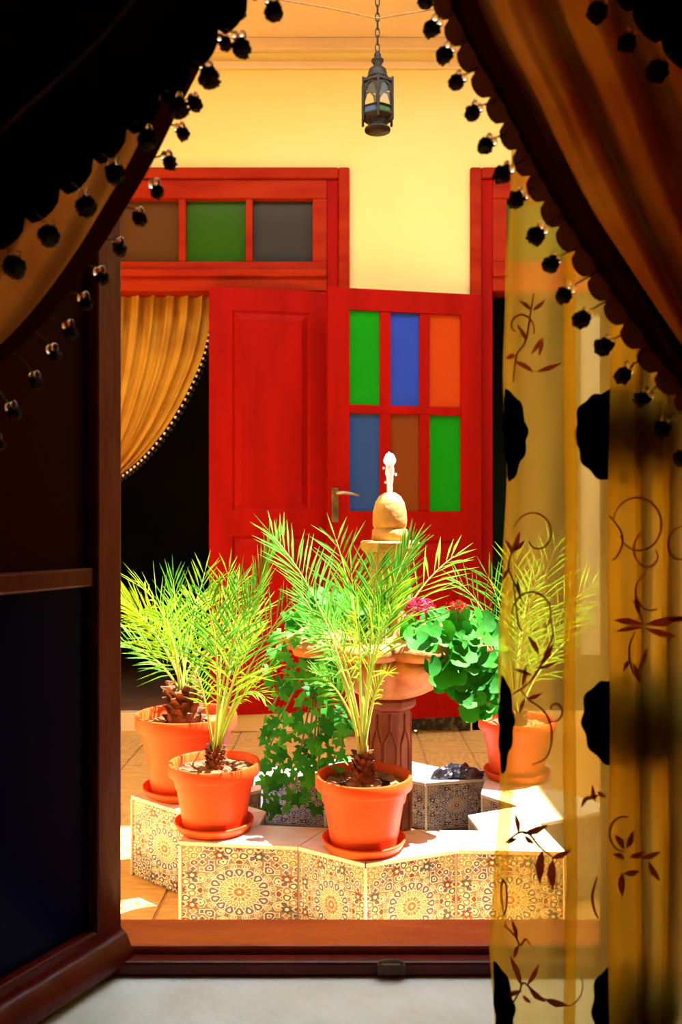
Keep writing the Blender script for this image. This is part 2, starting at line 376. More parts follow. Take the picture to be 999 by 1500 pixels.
leaf1 = leafpart('leaf', b, M['red'], d1, X1)
for pz in panels:
    pb = raised_panel(*pz, 0.0)
    pb.box(pz[0], pz[1], .012, .035, pz[2], pz[3])
    leafpart('raised_panel', pb, M['red'], leaf1, X1)

d2 = empty('door_2', (1.2, WY, 0)); struct(d2, 'red door with its coloured glass leaf swung open against the wall')
c0, c1 = door_frame(d2, D2[0], D2[1], [(bx_(742), bx_(835), 'f_green'), (bx_(845), bx_(940), 'f_pale')])
# glazed leaf swung open: hinge right, handle edge nearer the camera
hx, hy = .655, 4.15; fx, fy = -.060, 4.005
ang = math.atan2(fy-hy, fx-hx)
W2 = math.hypot(fx-hx, fy-hy)
X2 = leaf_xform(fx, fy, math.atan2(hy-fy, hx-fx))      # local x from handle edge (0) to hinge (W2)
def lx(px):                                            # image column -> local x on the leaf
    t0 = (px-CX)/F; dx, dy = (hx-fx)/W2, (hy-fy)/W2
    return (t0*fy - fx)/(dx - t0*dy)
def lz(py, px):
    d = fy + (hy-fy)/W2*lx(px); return HC + (YH-py)/F*d
cols = [(lx(512), lx(557)), (lx(573), lx(615)), (lx(630), lx(676))]
rows = [(1.035, lz(607, 590)), (lz(594, 590), lz(457, 590))]
zt2 = 2.047; zb2 = .080
b = MB(); xa, xb = cols[0][0], cols[2][1]
b.box(0, xa, 0, .04, zb2, zt2).box(xb, W2, 0, .04, zb2, zt2).box(xa, xb, 0, .04, rows[1][1], zt2)
b.box(xa, xb, 0, .04, .90, rows[0][0]).box(xa, xb, 0, .04, zb2, .22)
leaf2 = leafpart('leaf', b, M['red'], d2, X2)
for q in (0, 1):
    leafpart('glazing_bar', MB().box(cols[q][1], cols[q+1][0], .004, .036, rows[0][0], rows[1][1]), M['red'], leaf2, X2, bevel=.004)
leafpart('glazing_bar', MB().box(xa, xb, .002, .036, rows[0][1], rows[1][0]), M['red'], leaf2, X2, bevel=.004)
pm = [['g_bluegreen', 'g_brown', 'g_green'], ['g_green', 'g_blue', 'g_orange']]
for r_ in (0, 1):
    for c_ in range(3):
        leafpart('pane', MB().box(cols[c_][0], cols[c_][1], .018, .022, rows[r_][0], rows[r_][1]), M[pm[r_][c_]], leaf2, X2)
pb = raised_panel(xa, xb, .22, .90, 0.0); pb.box(xa, xb, .012, .035, .22, .90); leafpart('raised_panel', pb, M['red'], leaf2, X2)
# lever handle
hb = MB().box(.018, .048, -.008, 0, .985, 1.14)
hb.tube([(.033, -.006, 1.115), (.033, -.045, 1.115)], .008, 10)
hp = leafpart('handle', hb, M['brass'], leaf2, X2, bevel=.002)
leafpart('handle', MB().tube([(.030, -.045, 1.115), (.06, -.048, 1.117), (.10, -.046, 1.112), (.135, -.042, 1.104)], [.009, .008, .007, .006], 10), M['steel'], leaf2, X2, smooth=True)
leafpart('keyhole_cover', MB().lathe([(.0, 0), (.011, .0), (.011, .004), (0, .005)], 14), M['brass'], leaf2, X2 @ Matrix.Translation((.033, -.009, 1.02)) @ Matrix.Rotation(R(90), 4, 'X'))
# fixed right leaf of the second door with pale glass
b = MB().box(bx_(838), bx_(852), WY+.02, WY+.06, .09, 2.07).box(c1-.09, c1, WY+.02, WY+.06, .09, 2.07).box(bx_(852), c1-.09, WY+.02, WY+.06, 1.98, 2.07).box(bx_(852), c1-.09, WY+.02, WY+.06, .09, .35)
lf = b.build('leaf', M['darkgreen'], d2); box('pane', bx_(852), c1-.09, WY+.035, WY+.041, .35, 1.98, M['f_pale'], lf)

# ---- indoor room and window wall
WIN0, WIN1, WZ0, WZ1 = -.420, .470, .285, 2.10         # structural opening at the frame
o = MB().prism([(-2.0, 1.12), (-.74, 1.12), (WIN0, 1.44), (WIN0, 1.52), (-2.0, 1.52)], WZ0, WZ1) \
    .prism([(WIN1, 1.52), (WIN1, 1.44), (.80, 1.12), (2.2, 1.12), (2.2, 1.52)], WZ0, WZ1) \
    .box(-2.0, 2.2, 1.12, 1.52, WZ1, ZC).box(-2.0, 2.2, 1.14, 1.52, -.06, WZ0-.03).build('wall_front', M['plaster_in'])
struct(o, 'thick plastered wall around the window seen from indoors')
o = MB().prism([(-.76, 1.10), (.82, 1.10), (WIN1, 1.46), (WIN0, 1.46)], WZ0-.03, WZ0).build('window_sill', M['sill_white'], bevel=.006)
struct(o, 'whitewashed window sill with worn patches')
o = MB().box(-2.1, -2.0, -2.0, 1.52, -.06, 2.9).box(2.2, 2.3, -2.0, 1.52, -.06, 2.9).box(-2.1, 2.3, -2.1, -2.0, -.06, 2.9).build('wall_indoor', M['plaster_in'])
struct(o, 'dim walls of the room around the camera')
struct(box('ceiling_indoor', -2.1, 2.3, -2.1, 1.12, 2.8, 2.9, M['plaster_in']), 'ceiling of the dim room')
struct(box('floor_indoor', -2.1, 2.3, -2.1, 1.52, -.12, -.06, M['floor_in']), 'floor of the dim room')

w1 = empty('window_1', (0, 1.46, WZ0)); struct(w1, 'dark red casement window with an open left sash')
box('frame_sill', WIN0, WIN1, 1.414, 1.51, WZ0, .320, M['sillwood'], w1, bevel=.004)
box('frame_stop', WIN0, WIN1, 1.385, 1.412, WZ0, .308, M['oxblood'], w1, bevel=.004)
box('jamb', WIN0, -.394, 1.41, 1.51, .32, WZ1, M['oxblood'], w1, bevel=.004)
box('jamb', .442, WIN1, 1.41, 1.51, .32, WZ1, M['oxblood'], w1, bevel=.004)
box('head', WIN0, WIN1, 1.41, 1.51, WZ1-.04, WZ1, M['oxblood'], w1, bevel=.004)
kp = MB(); c = P(573, 1416, 1.382)
kp.tube([c+Vector((-.018, 0, .006)), c+Vector((-.010, -.006, .012)), c+Vector((.010, -.006, .012)), c+Vector((.018, 0, .006))], .003, 6)
kp.box(c.x-.022, c.x+.022, c.y-.003, c.y+.003, c.z-.012, c.z+.004)
kp.build('latch_keeper', M['rust'], w1, bevel=.001)
# left sash: local x from hinge (0) towards the room
def sash(hinge, ang, width, flip, label):
    X = Matrix.Translation((*hinge, 0)) @ Matrix.Rotation(ang, 4, 'Z')
    z0, z1 = .318, 2.04; T0, T1 = (0, .042) if not flip else (-.042, 0)
    b = MB().box(0, .056, T0, T1, z0, z1).box(width-.056, width, T0, T1, z0, z1).box(.056, width-.056, T0, T1, z1-.06, z1).box(.056, width-.056, T0, T1, z0, z0+.045)
    s = leafpart('sash', b, M['oxblood'], w1, X, bevel=.004); s['label'] = label
    leafpart('sash_rail', MB().box(.056, width-.056, T0+.006, T1-.006, .895, .925), M['oxblood'], s, X, bevel=.004)
    ym = (T0+T1)/2
    leafpart('pane', MB().box(.056, width-.056, ym-.003, ym+.003, z0+.045, .895), M['g_navy'], s, X)
    leafpart('pane', MB().box(.056, width-.056, ym-.003, ym+.003, .925, z1-.06), M['g_umber'], s, X)
    return s, X, T0, T1
ss, X, T0, T1 = sash((-.388, 1.44), math.atan2(-.222, -.115), .40, False, 'open sash with navy and umber glass')
# weather bar along the foot of the left sash, facing the room
pr = [(T1, .312), (T1+.012, .296), (T1+.022, .298), (T1+.027, .308), (T1+.024, .322), (T1+.014, .340), (T1, .350)]
wb = MB(); nseg = 26; pts = []
for i in range(nseg+1):
    x = .004 + i*(.396/nseg)
    pts.append([X @ Vector((x, y+random.uniform(-.0006, .0006), z+random.uniform(-.0006, .0006))) for (y, z) in pr+[pr[0]]])
wb.grid(pts); wb.add([X @ Vector((.004, y, z)) for y, z in pr], [(0, 1, 2, 3, 4, 5, 6)])
wb.build('weather_bar', M['oxblood'], ss, smooth=True)
sash((.436, 1.44), math.atan2(-.16, .19), .40, True, 'open sash behind the voile curtain')

# ------------------------------------------------------------------ fountain basin
OUT = [(.055, 2.00), (.27, 2.085), (.52, 2.07), (.50, 2.26), (.74, 2.38), (.60, 2.55), (.66, 2.80), (.36, 2.72), (.08, 2.95),
       (-.12, 2.76), (-.42, 2.82), (-.42, 2.62), (-.585, 2.49), (-.37, 2.31), (-.386, 2.137), (-.10, 2.105)]
BC = Vector((.07, 2.42)); BT = .224
INN = [tuple(BC + (Vector(p)-BC)*.62) for p in OUT]
NB = len(OUT)
def tile_mesh(seed, dark=0):
    rnd = random.Random(seed); b = MB()
    b.box(-.5, .5, 0, .006, -.5, .5)
    def poly(pts, m, lay=1):
        b.cur = m; b.add([(p[0], -.00025*lay, p[1]) for p in pts], [tuple(range(len(pts)))])
    def clipped(pts, m, lay=1):
        # Sutherland-Hodgman against the tile square
        for ax, sg in ((0, 1), (0, -1), (1, 1), (1, -1)):
            out = []
            for i in range(len(pts)):
                a, c = pts[i], pts[(i+1) % len(pts)]
                da, dc = .492-sg*a[ax], .492-sg*c[ax]
                if da >= 0: out.append(a)
                if da*dc < 0:
                    t = da/(da-dc); out.append((a[0]+(c[0]-a[0])*t, a[1]+(c[1]-a[1])*t))
            pts = out
            if len(pts) < 3: return
        poly(pts, m, lay)
    def petal(cx, cy, a, r0, rm, r1, hw, m, lay=1):
        ca, sa = math.cos(a), math.sin(a)
        q = [(r0, -.25*hw), (rm, -hw), (r1-.3*(r1-rm), -.8*hw), (r1, 0), (r1-.3*(r1-rm), .8*hw), (rm, hw), (r0, .25*hw)]
        if m != 7:                             # white strapwork line around each printed cell
            g = .0075; q2 = [(r0-g, -.25*hw-g), (rm-g*.3, -hw-g), (r1-.3*(r1-rm)+g*.4, -.8*hw-g), (r1+g, 0), (r1-.3*(r1-rm)+g*.4, .8*hw+g), (rm-g*.3, hw+g), (r0-g, .25*hw+g)]
            clipped([(cx+r*ca-w*sa, cy+r*sa+w*ca) for r, w in q2], 7, lay-.45)
        clipped([(cx+r*ca-w*sa, cy+r*sa+w*ca) for r, w in q], m, lay)
    def star(cx, cy, r, m, n=8, k=.55, rot=0, lay=1):
        clipped([(cx+(r if i % 2 == 0 else r*k)*math.cos(math.pi*i/n+rot), cy+(r if i % 2 == 0 else r*k)*math.sin(math.pi*i/n+rot)) for i in range(2*n)], m, lay)
    def ring(cx, cy, n, r0, rm, r1, hw, ms, off=0, lay=1):
        for i in range(n): petal(cx, cy, 2*math.pi*(i+off)/n, r0, rm, r1, hw, ms[i % len(ms)], lay)
    for gi in range(13):                       # small filler stars, seen only in the gaps between the rosettes
        for gj in range(13):
            gx, gy = -.48+.08*gi, -.48+.08*gj
            if math.hypot(gx, gy) < .36: continue
            star(gx, gy, .040, 7, 4, .62, (gi+gj) % 2*.78, .12); star(gx, gy, .029, (4, 2, 6, 3, 1)[(gi*gi+3*gj*gj) % 5], 4, .62, (gi+gj) % 2*.78, .30)
    n = 16
    star(0, 0, .050, 5, 8, .7); star(0, 0, .022, 7, 8, .6, lay=2)
    ring(0, 0, n, .056, .085, .108, .013, [3, 5]); ring(0, 0, n, .112, .145, .172, .021, [6, 3], .5); ring(0, 0, n, .125, .145, .160, .007, [7], .5, 2)
    ring(0, 0, n, .178, .225, .264, .040, [1]); ring(0, 0, n, .200, .228, .245, .015, [7], 0, 2)
    ring(0, 0, n, .262, .285, .318, .030, [2, 4], .5); ring(0, 0, n, .275, .288, .305, .012, [3], .5, 2)
    ring(0, 0, n, .318, .36, .400, .052, [5, 2, 1, 3]); ring(0, 0, n, .338, .362, .384, .026, [7, 3], 0, 2); ring(0, 0, n, .350, .362, .374, .012, [4, 1], 0, 3)
    for sx in (-1, 1):
        for sy in (-1, 1):
            cx, cy = .5*sx, .5*sy; up = sy > 0
            star(cx, cy, .05, 3 if up else 4, 8, .6)
            ring(cx, cy, 12, .058, .09, .118, .030, [3 if up else 6]); ring(cx, cy, 12, .075, .09, .105, .013, [7], 0, 2)
            ring(cx, cy, 12, .122, .155, .188, .042, [6, 3] if up else [4, 2], .5)
            ring(cx, cy, 12, .138, .156, .172, .017, [7], .5, 2); ring(cx, cy, 12, .150, .158, .166, .010, [5], .5, 3)
            ring(cx, cy, 12, .190, .215, .245, .034, [2, 4, 1]); ring(cx, cy, 12, .205, .217, .230, .014, [7], 0, 2)
    for (cx, cy) in ((0, .5), (0, -.5), (.5, 0), (-.5, 0)):
        star(cx, cy, .055, 4, 8, .5); ring(cx, cy, 8, .062, .10, .135, .042, [2, 5], .5, 4); ring(cx, cy, 8, .078, .10, .120, .022, [7], .5, 5)
        ring(cx, cy, 8, .138, .16, .185, .034, [4, 1], 0, 4)
    for a in range(8):
        an = math.pi/8+a*math.pi/4; star(.440*math.cos(an), .440*math.sin(an), .058, [4, 2][a % 2], 6, .6, an, 4); star(.440*math.cos(an), .440*math.sin(an), .024, 7, 6, .6, an, 5)
    return b.mesh('printed_tile', TILE)
TM = [tile_mesh(1)]
fb = empty('fountain_basin', (BC.x, BC.y, 0))
tag(fb, 'star-shaped fountain basin clad in patterned tiles below the potted palms', 'basin')
cz = .004
core = MB()
def inset(pts, s): return [tuple(BC + (Vector(p)-BC)*s) for p in pts]
ci, co = inset(INN, 1.02), inset(OUT, .985)
vs_ = [(p[0], p[1], 0) for p in co] + [(p[0], p[1], BT-.008) for p in co] + [(p[0], p[1], .03) for p in ci] + [(p[0], p[1], BT-.008) for p in ci]
fs_ = []
for i in range(NB):
    j = (i+1) % NB
    fs_ += [(i, j, NB+j, NB+i), (NB+i, NB+j, 3*NB+j, 3*NB+i), (3*NB+i, 3*NB+j, 2*NB+j, 2*NB+i), (i, 2*NB+i, 2*NB+j, j)]
core.add(vs_, fs_); core.build('wall_core', M['t_pale'], fb)
MB().prism(ci, .02, .05).build('basin_floor', M['stone'], fb)
MB().prism(inset(INN, 1.01), .05, .085).build('water', M['water'], fb, smooth=False)
for i in range(NB):
    j = (i+1) % NB
    a, c = Vector(OUT[i]), Vector(OUT[j])
    def place(p, q, z0, z1, name='face_tile'):
        w = (q-p).length; mid = (p+q)/2
        xa = (q-p).normalized(); ya = Vector((-xa.y, xa.x))     # ya points into the wall
        mt = Matrix(((xa.x*(w-.004), ya.x, 0, mid.x), (xa.y*(w-.004), ya.y, 0, mid.y), (0, 0, z1-z0, (z0+z1)/2), (0, 0, 0, 1)))
        inst(name, TM[0], mt, fb)
    place(a, c, .002, BT-.010)
    # inner face (turned the other way)
    place(Vector(INN[j]), Vector(INN[i]), .088, BT-.010, 'inner_tile')
    # rim slab
    ia, ic = Vector(INN[i]), Vector(INN[j]); g = .0015
    e = (c-a).normalized()*g; e2 = (ic-ia).normalized()*g; ou = (a-BC).normalized()*.005; ou2 = (c-BC).normalized()*.005
    q = [a+e+ou, c-e+ou2, ic-e2-ou2, ia+e2-ou]
    MB().prism([(v.x, v.y) for v in q], BT-.009, BT).build('rim_tile', M['tile_white'], fb)
for i in (0, 2, 4, 6, 8, 10, 12, 14):
    v = Vector(OUT[i]); n_ = (v-BC).normalized()*.0015
    MB().tube([(v.x+n_.x, v.y+n_.y, .002), (v.x+n_.x, v.y+n_.y, BT-.010)], .0042, 8).build('edge_trim', M['tile_white'], fb)
for i in (1, 7, 9, 15, 3, 5):
    v = Vector(INN[i])
    MB().tube([(v.x, v.y, .088), (v.x, v.y, BT-.010)], .004, 8).build('edge_trim', M['tile_white'], fb)

# ------------------------------------------------------------------ fountain
FD = 2.44; FX = (571-CX)/F*FD
zz = lambda py, d=FD: HC+(YH-py)/F*d
fo = empty('fountain', (FX, FD, .05)); tag(fo, 'carved stone fountain with lobed bowl, domed top and small water jet', 'fountain')
C0 = (FX, FD, 0)
def hexlathe(prof): return MB().lathe(prof, 8, C0, rot=R(22.5))
hexlathe([(.11, .05), (.11, .10), (.095, .115), (.095, .13)]).build('base', M['redstone'], fo, bevel=.004)
zs0, zs1 = .13, zz(1036)
hexlathe([(.062, zs0), (.058, zs1)]).build('pedestal', M['redstone'], fo, bevel=.003)
for kf in range(8):                                    # carved panel on each face of the shaft
    an = 2*math.pi*kf/8
    t_ = Vector((-math.sin(an), math.cos(an), 0)); n_ = Vector((math.cos(an), math.sin(an), 0)); cc = Vector(C0)
    ap = .0565; hw = .016
    pts = [cc+n_*ap-t_*hw+Vector((0, 0, zs0+.03)), cc+n_*ap-t_*hw+Vector((0, 0, zs1-.09)), cc+n_*ap+Vector((0, 0, zs1-.05)), cc+n_*ap+t_*hw+Vector((0, 0, zs1-.09)), cc+n_*ap+t_*hw+Vector((0, 0, zs0+.03))]
    MB().tube(pts, .0035, 6, closed=True).build('carved_panel', M['redstone'], fo)
    MB().tube([cc+n_*ap+Vector((0, 0, zs1-.05)), cc+n_*ap+Vector((0, 0, zs1-.012))], .0035, 6).build('carved_panel', M['redstone'], fo)
hexlathe([(.060, zs1), (.075, zs1+.012), (.075, zs1+.026), (.068, zs1+.034)]).build('capital', M['redstone'], fo, bevel=.002)
zb0 = zs1+.034; zr = zz(926)
def lob(a, r, z):
    f = max(0, min(1, (z-zb0)/.05)); return 1 + .20*f*(abs(math.cos(a*5))**.8 - .6)
b = MB().lathe([(.07, zb0), (.10, zb0+.012), (.155, zb0+.045), (.205, zb0+.085), (.228, zb0+.115), (.215, zb0+.123), (.218, zb0+.132), (.258, zb0+.150), (.280, zr-.040), (.286, zr-.020), (.272, zr-.004), (.250, zr+.002), (.225, zr-.006), (.205, zr-.03), (.05, zr-.05), (0.0, zr-.05)], 96, C0, mod=lob)
b.build('bowl', M['bowlstone'], fo, smooth=True)
MB().lathe([(0, zr-.045), (.21, zr-.028)], 40, C0).build('bowl_soil', M['soil'], fo)
zp = zz(808)
for s0 in range(1):
    MB().lathe([(.075, zr-.05), (.078, zr-.02), (.060, zr), (.056, zp-.03), (.066, zp-.012), (.072, zp)], 10, C0).build('column', M['stone'], fo, bevel=.003)
hexlathe([(.078, zp), (.086, zp+.008), (.086, zp+.026), (.080, zp+.030)]).build('top_plate', M['stone'], fo, bevel=.002)
z1_ = zp+.030
MB().lathe([(.046, z1_), (.050, z1_+.006), (.048, z1_+.030), (.043, z1_+.034), (.046, z1_+.040), (.0475, z1_+.055), (.046, z1_+.080), (.040, z1_+.105), (.030, z1_+.122), (.015, z1_+.132), (0, z1_+.134)], 36, C0).build('dome', M['stone'], fo, smooth=True)
zj = z1_+.130; b = MB(); prof = []
for i in range(15):
    f = i/14; prof.append((.0075+.009*f**1.5*(.8+.4*random.random())*(1 if f < .93 else .4), zj+.108*f))
prof.append((0, zj+.112))
b.lathe(prof, 12, C0, mod=lambda a, r, z: 1+.35*noise.noise(Vector((math.cos(a)*2, math.sin(a)*2, z*60))))
b.build('water_jet', M['jet'], fo, smooth=True)
for kq in range(9):
    an = random.uniform(0, 6.28); rr = random.uniform(.010, .020); h = random.uniform(.02, .115)
    MB().lathe([(0, -.004), (.0035, -.001), (.003, .002), (0, .005)], 8, (FX+rr*math.cos(an), FD+rr*math.sin(an), zj+h)).build('water_drop', M['jet'], fo, smooth=True)

# ------------------------------------------------------------------ potted palms
def pot_profile(R1, H):
    r0 = R1*.68; r1 = R1*.90
    return [(0, 0), (r0, 0), (r0*1.01, .004), (r0+(r1-r0)*.62, H*.60), (r0+(r1-r0)*.64, H*.62), (r0+(r1-r0)*.80, H*.63), (r1, H*.815), (R1*.985, H*.82), (R1, H*.84), (R1, H*.975), (R1*.985, H), (R1*.93, H), (R1*.91, H*.98),
            (R1*.86, H*.80), (R1*.62, .03), (0, .03)]
def frond(parent, b0, c0, t0, n=20, L=.11, W=.006, mat='palm', up=None, spread=1.0, start=.22):
    b0, c0, t0 = Vector(b0), Vector(c0), Vector(t0)
    pos = lambda s: b0*(1-s)**2 + c0*2*s*(1-s) + t0*s*s
    tan = lambda s: ((c0-b0)*(1-s) + (t0-c0)*s).normalized()
    b = MB(); m = 14
    b.cur = 1; b.tube([pos(i/m) for i in range(m+1)], [.0042*(1-.75*i/m) for i in range(m+1)], 5)
    b.cur = 0
    up = Vector(up) if up else Vector((random.uniform(-.5, .5), -.55, .8))
    for i in range(n):
        s = start + (1-start)*(i+.5)/n
        T = tan(s); S = T.cross(up).normalized(); N = S.cross(T).normalized()
        prof = 1.08*math.sin(math.pi*min(1, .30+.62*s))**.6
        for sg in (-1, 1):
            a = R((58-30*s)*spread)+random.uniform(-.14, .14)
            d = (T*math.cos(a) + S*sg*math.sin(a) + N*random.uniform(.08, .34)).normalized()
            l = 1.25*L*prof*random.uniform(.72, 1.15); w = W*random.uniform(.8, 1.1)
            p = pos(s+random.uniform(-.008, .008)); sd = d.cross(N).normalized()
            mid = p + d*l*.45; tip = p + d*l + Vector((0, 0, -.10*l))
            b.add([p, mid+sd*w*.5, mid-N*w*.22, mid-sd*w*.5, tip], [(0, 2, 1), (0, 3, 2), (1, 2, 4), (2, 3, 4)])
    # terminal leaflet
    T = tan(1); b.add([t0, t0+T*L*.25+Vector((.002, 0, 0)), t0+T*L*.6, t0+T*L*.25-Vector((.002, 0, 0))], [(0, 1, 2, 3)])
    return b.build('frond', [M[mat], M['rachis']], parent)

def palm(label, px, py, d, R1, H, trunk_px, trunk_h, trunk_r, fronds, L=.11, W=.006, extra=6, saucer_r=None, ext=(.55, .75), start=.22):
    base = P(px, py, d); base.z = BT
    t = empty('potted_palm', base); tag(t, label, 'potted plant', 'terracotta potted palms on the basin rim')
    sr = saucer_r or R1*.86
    MB().lathe([(0, 0), (sr*.86, 0), (sr*.90, .003), (sr, .020), (sr, .025), (sr*.96, .025), (sr*.86, .009), (0, .009)], 40, base).build('saucer', M['terracotta'], t, smooth=False)
    for f in t.children[0].data.polygons: f.use_smooth = True
    pb = (base.x, base.y, base.z+.010)
    po = MB().lathe(pot_profile(R1, H), 48, pb).build('pot', M['terracotta'], t, smooth=True)
    po.data.set_sharp_from_angle(angle=R(40))
    t.children[0].data.set_sharp_from_angle(angle=R(40))
    zs = base.z+.010+H*.86
    b = MB(); pts = []
    for i in range(9):
        r = R1*.875*i/8; pts.append((r, zs + .006*math.cos(i) + (.010 if i < 4 else 0)))
    b.lathe(pts[::-1], 32, (base.x, base.y, 0), mod=lambda a, r, z: 1)
    b.v = [(x, y, z+.008*noise.noise(Vector((x*60, y*60, 0)))) for x, y, z in b.v]
    b.build('soil', M['soil'], t, smooth=True)
    tt = P(*trunk_px, d); top = Vector((base.x+(tt.x-base.x), base.y, zs+trunk_h)); bot = Vector((base.x+(tt.x-base.x)*.5, base.y, zs-.01))
    b = MB(); n = 10; pts = [bot.lerp(top, i/n) for i in range(n+1)]
    b.tube(pts, [trunk_r*(.85+.25*math.sin(math.pi*min(1, i/n+.25))+.10*random.random()) for i in range(n+1)], 12)
    for i in range(46):                                # old leaf bases
        f = (i+.5)/46; a = i*2.4; p = bot.lerp(top, f); r = trunk_r*(.95+.2*random.random()); h = trunk_r*random.uniform(.6, 1.0)
        o_ = Vector((math.cos(a), math.sin(a), 0)); s_ = Vector((-math.sin(a), math.cos(a), 0)); w_ = trunk_r*.36
        b.add([p+o_*r*.8-s_*w_, p+o_*r*.8+s_*w_, p+o_*r*1.35+s_*w_*.5+Vector((0, 0, h)), p+o_*r*1.35-s_*w_*.5+Vector((0, 0, h)), p+o_*r*.7+Vector((0, 0, h))],
              [(0, 1, 2, 3), (3, 2, 4), (1, 4, 2), (0, 3, 4)])
    b.build('trunk', M['bark'], t)
    for fr in fronds:
        (cxp, cyp, cd), (tx, ty, td) = fr[0], fr[1]
        kw = fr[2] if len(fr) > 2 else {}
        bb = top + Vector((random.uniform(-.4, .4)*trunk_r, random.uniform(-.4, .4)*trunk_r, -.004))
        frond(t, bb, P(cxp, cyp, d+cd), P(tx, ty, d+td), L=kw.get('L', L), W=kw.get('W', W), mat=kw.get('mat', random.choice(['palm', 'palm', 'palm_b'])), n=kw.get('n', 13), spread=kw.get('spread', 1.0), start=kw.get('start', start))
    for i in range(extra):
        a = 2*math.pi*(i+random.random()*.5)/extra; rr = random.uniform(*ext)*.30; h = random.uniform(.16, .34)
        frond(t, top, top+Vector((math.cos(a)*rr*.25, math.sin(a)*rr*.25, h*.8)), top+Vector((math.cos(a)*rr, math.sin(a)*rr*.8, h)), L=L*.9, W=W, n=16)
    return t
palm('large terracotta pot with a thick shaggy palm stub on the basin tip beside another pot', 273, 1160, 2.52, .143, .215, (268, 1013), .095, .042,
     [((240, 925, -.02), (172, 868, -.05), {'W': .007, 'spread': .45, 'n': 26, 'mat': 'palm'}), ((232, 950, -.08), (172, 942, -.12), {'mat': 'palm_b', 'spread': .7}),
      ((258, 930, .02), (254, 848, .05), {'spread': .5}), ((276, 930, .05), (300, 838, .12)), ((300, 930, .10), (352, 855, .2)),
      ((300, 940, -.05), (350, 905, -.08)), ((250, 950, .15), (205, 905, .3)),
      ((290, 950, .2), (390, 890, .3)), ((262, 960, -.12), (240, 900, -.18))], L=.125, extra=2, saucer_r=.122)
palm('small terracotta pot with a thin-stemmed palm on the basin corner with the white edge', 314, 1212, 2.225, .1145, .158, (316, 1078), .050, .019,
     [((338, 960, .02), (352, 850, .05)), ((365, 890, .0), (403, 796, .02), {'spread': .55, 'n': 24, 'start': .45}), ((330, 970, -.05), (300, 868, -.08)), ((345, 990, .05), (432, 872, .06)),
      ((352, 1000, -.05), (398, 980, -.10), {'L': .07, 'W': .004}), ((320, 960, .1), (335, 838, .15)), ((330, 1000, -.1), (375, 935, -.2)),
      ((300, 1010, -.04), (285, 975, -.08), {'L': .05, 'W': .004}), ((350, 985, -.03), (388, 1022, -.06), {'L': .05, 'W': .004}), ((325, 950, .03), (375, 865, .02))], L=.115, extra=1, start=.40)
palm('terracotta pot with a tall slender palm on the front point of the basin', 533, 1240, 2.10, .1150, .162, (531, 1095), .065, .021,
     [((500, 900, .0), (400, 785, .05), {'n': 26}), ((530, 900, .1), (492, 790, .2), {'L': .14}), ((545, 900, .0), (552, 830, .02)), ((555, 880, .05), (602, 800, .10), {'spread': .5, 'n': 24}),
      ((560, 890, .15), (665, 815, .3), {'L': .14}), ((505, 960, -.1), (440, 868, -.15)), ((515, 960, -.08), (455, 935, -.15), {'mat': 'palm_b'}), ((540, 950, -.1), (575, 900, -.2)),
      ((520, 930, .1), (515, 840, .15)), ((505, 1000, -.05), (460, 985, -.1), {'L': .06}), ((545, 1000, -.05), (570, 985, -.1), {'L': .05, 'W': .004}),
      ((512, 960, -.12), (478, 905, -.22), {'mat': 'palm_b'}), ((528, 960, -.12), (525, 905, -.22)), ((538, 930, .05), (580, 860, .05))], L=.125, extra=0, start=.42)
palm('terracotta pot with a spreading palm seen through the voile curtain', 757, 1137, 2.67, .1150, .165, (757, 1032), .035, .024,
     [((735, 900, -.02), (668, 850, -.05), {'mat': 'palm_b', 'L': .13}), ((745, 900, .0), (715, 845, .03), {'mat': 'palm_b'}), ((757, 900, .05), (750, 815, .08)), ((775, 890, .0), (815, 800, .02), {'L': .16}),
      ((790, 900, .05), (880, 850, .05), {'L': .13}), ((785, 940, -.05), (850, 900, -.1)), ((740, 940, -.05), (690, 905, -.08)), ((765, 920, -.1), (785, 850, -.18)),
      ((800, 930, .1), (905, 900, .15)), ((760, 930, .15), (780, 830, .3))], L=.125, extra=2)

# ------------------------------------------------------------------ plants in the fountain bowl
def leaf_round(n=16, lobes=5):
    b = MB(); v = [(0, 0, 0)]
    for i in range(n):
        a = 2*math.pi*i/n - math.pi/2
        notch = .35 if i == 0 else 1
        r = .5*notch*(1-.10*abs(math.sin(a*lobes/2)))
        v.append((r*math.cos(a), r*math.sin(a), .14*r*r*4 - .05*math.cos(a*lobes)*r))
    b.add(v, [(0, 1+i, 1+(i+1) % n) for i in range(n)]); return b
def leaf_lobed():
    b = MB(); pts = [(0, -.15), (.22, -.42), (.46, -.28), (.34, -.05), (.52, .16), (.22, .20), (0, .60), (-.22, .20), (-.52, .16), (-.34, -.05), (-.46, -.28), (-.22, -.42)]
    v = [(0, 0, .05)] + [(x, y, -.12*(x*x+y*y)) for x, y in pts]; n = len(pts)
    b.add(v, [(0, 1+i, 1+(i+1) % n) for i in range(n)]); return b
LR = leaf_round().mesh('geranium_leaf', M['leaf'], True); LI = leaf_lobed().mesh('ivy_leaf', M['ivy'], True)
def inside(poly, x, y):
    c = False; j = len(poly)-1
    for i in range(len(poly)):
        if (poly[i][1] > y) != (poly[j][1] > y) and x < (poly[j][0]-poly[i][0])*(y-poly[i][1])/(poly[j][1]-poly[i][1])+poly[i][0]: c = not c
        j = i
    return c
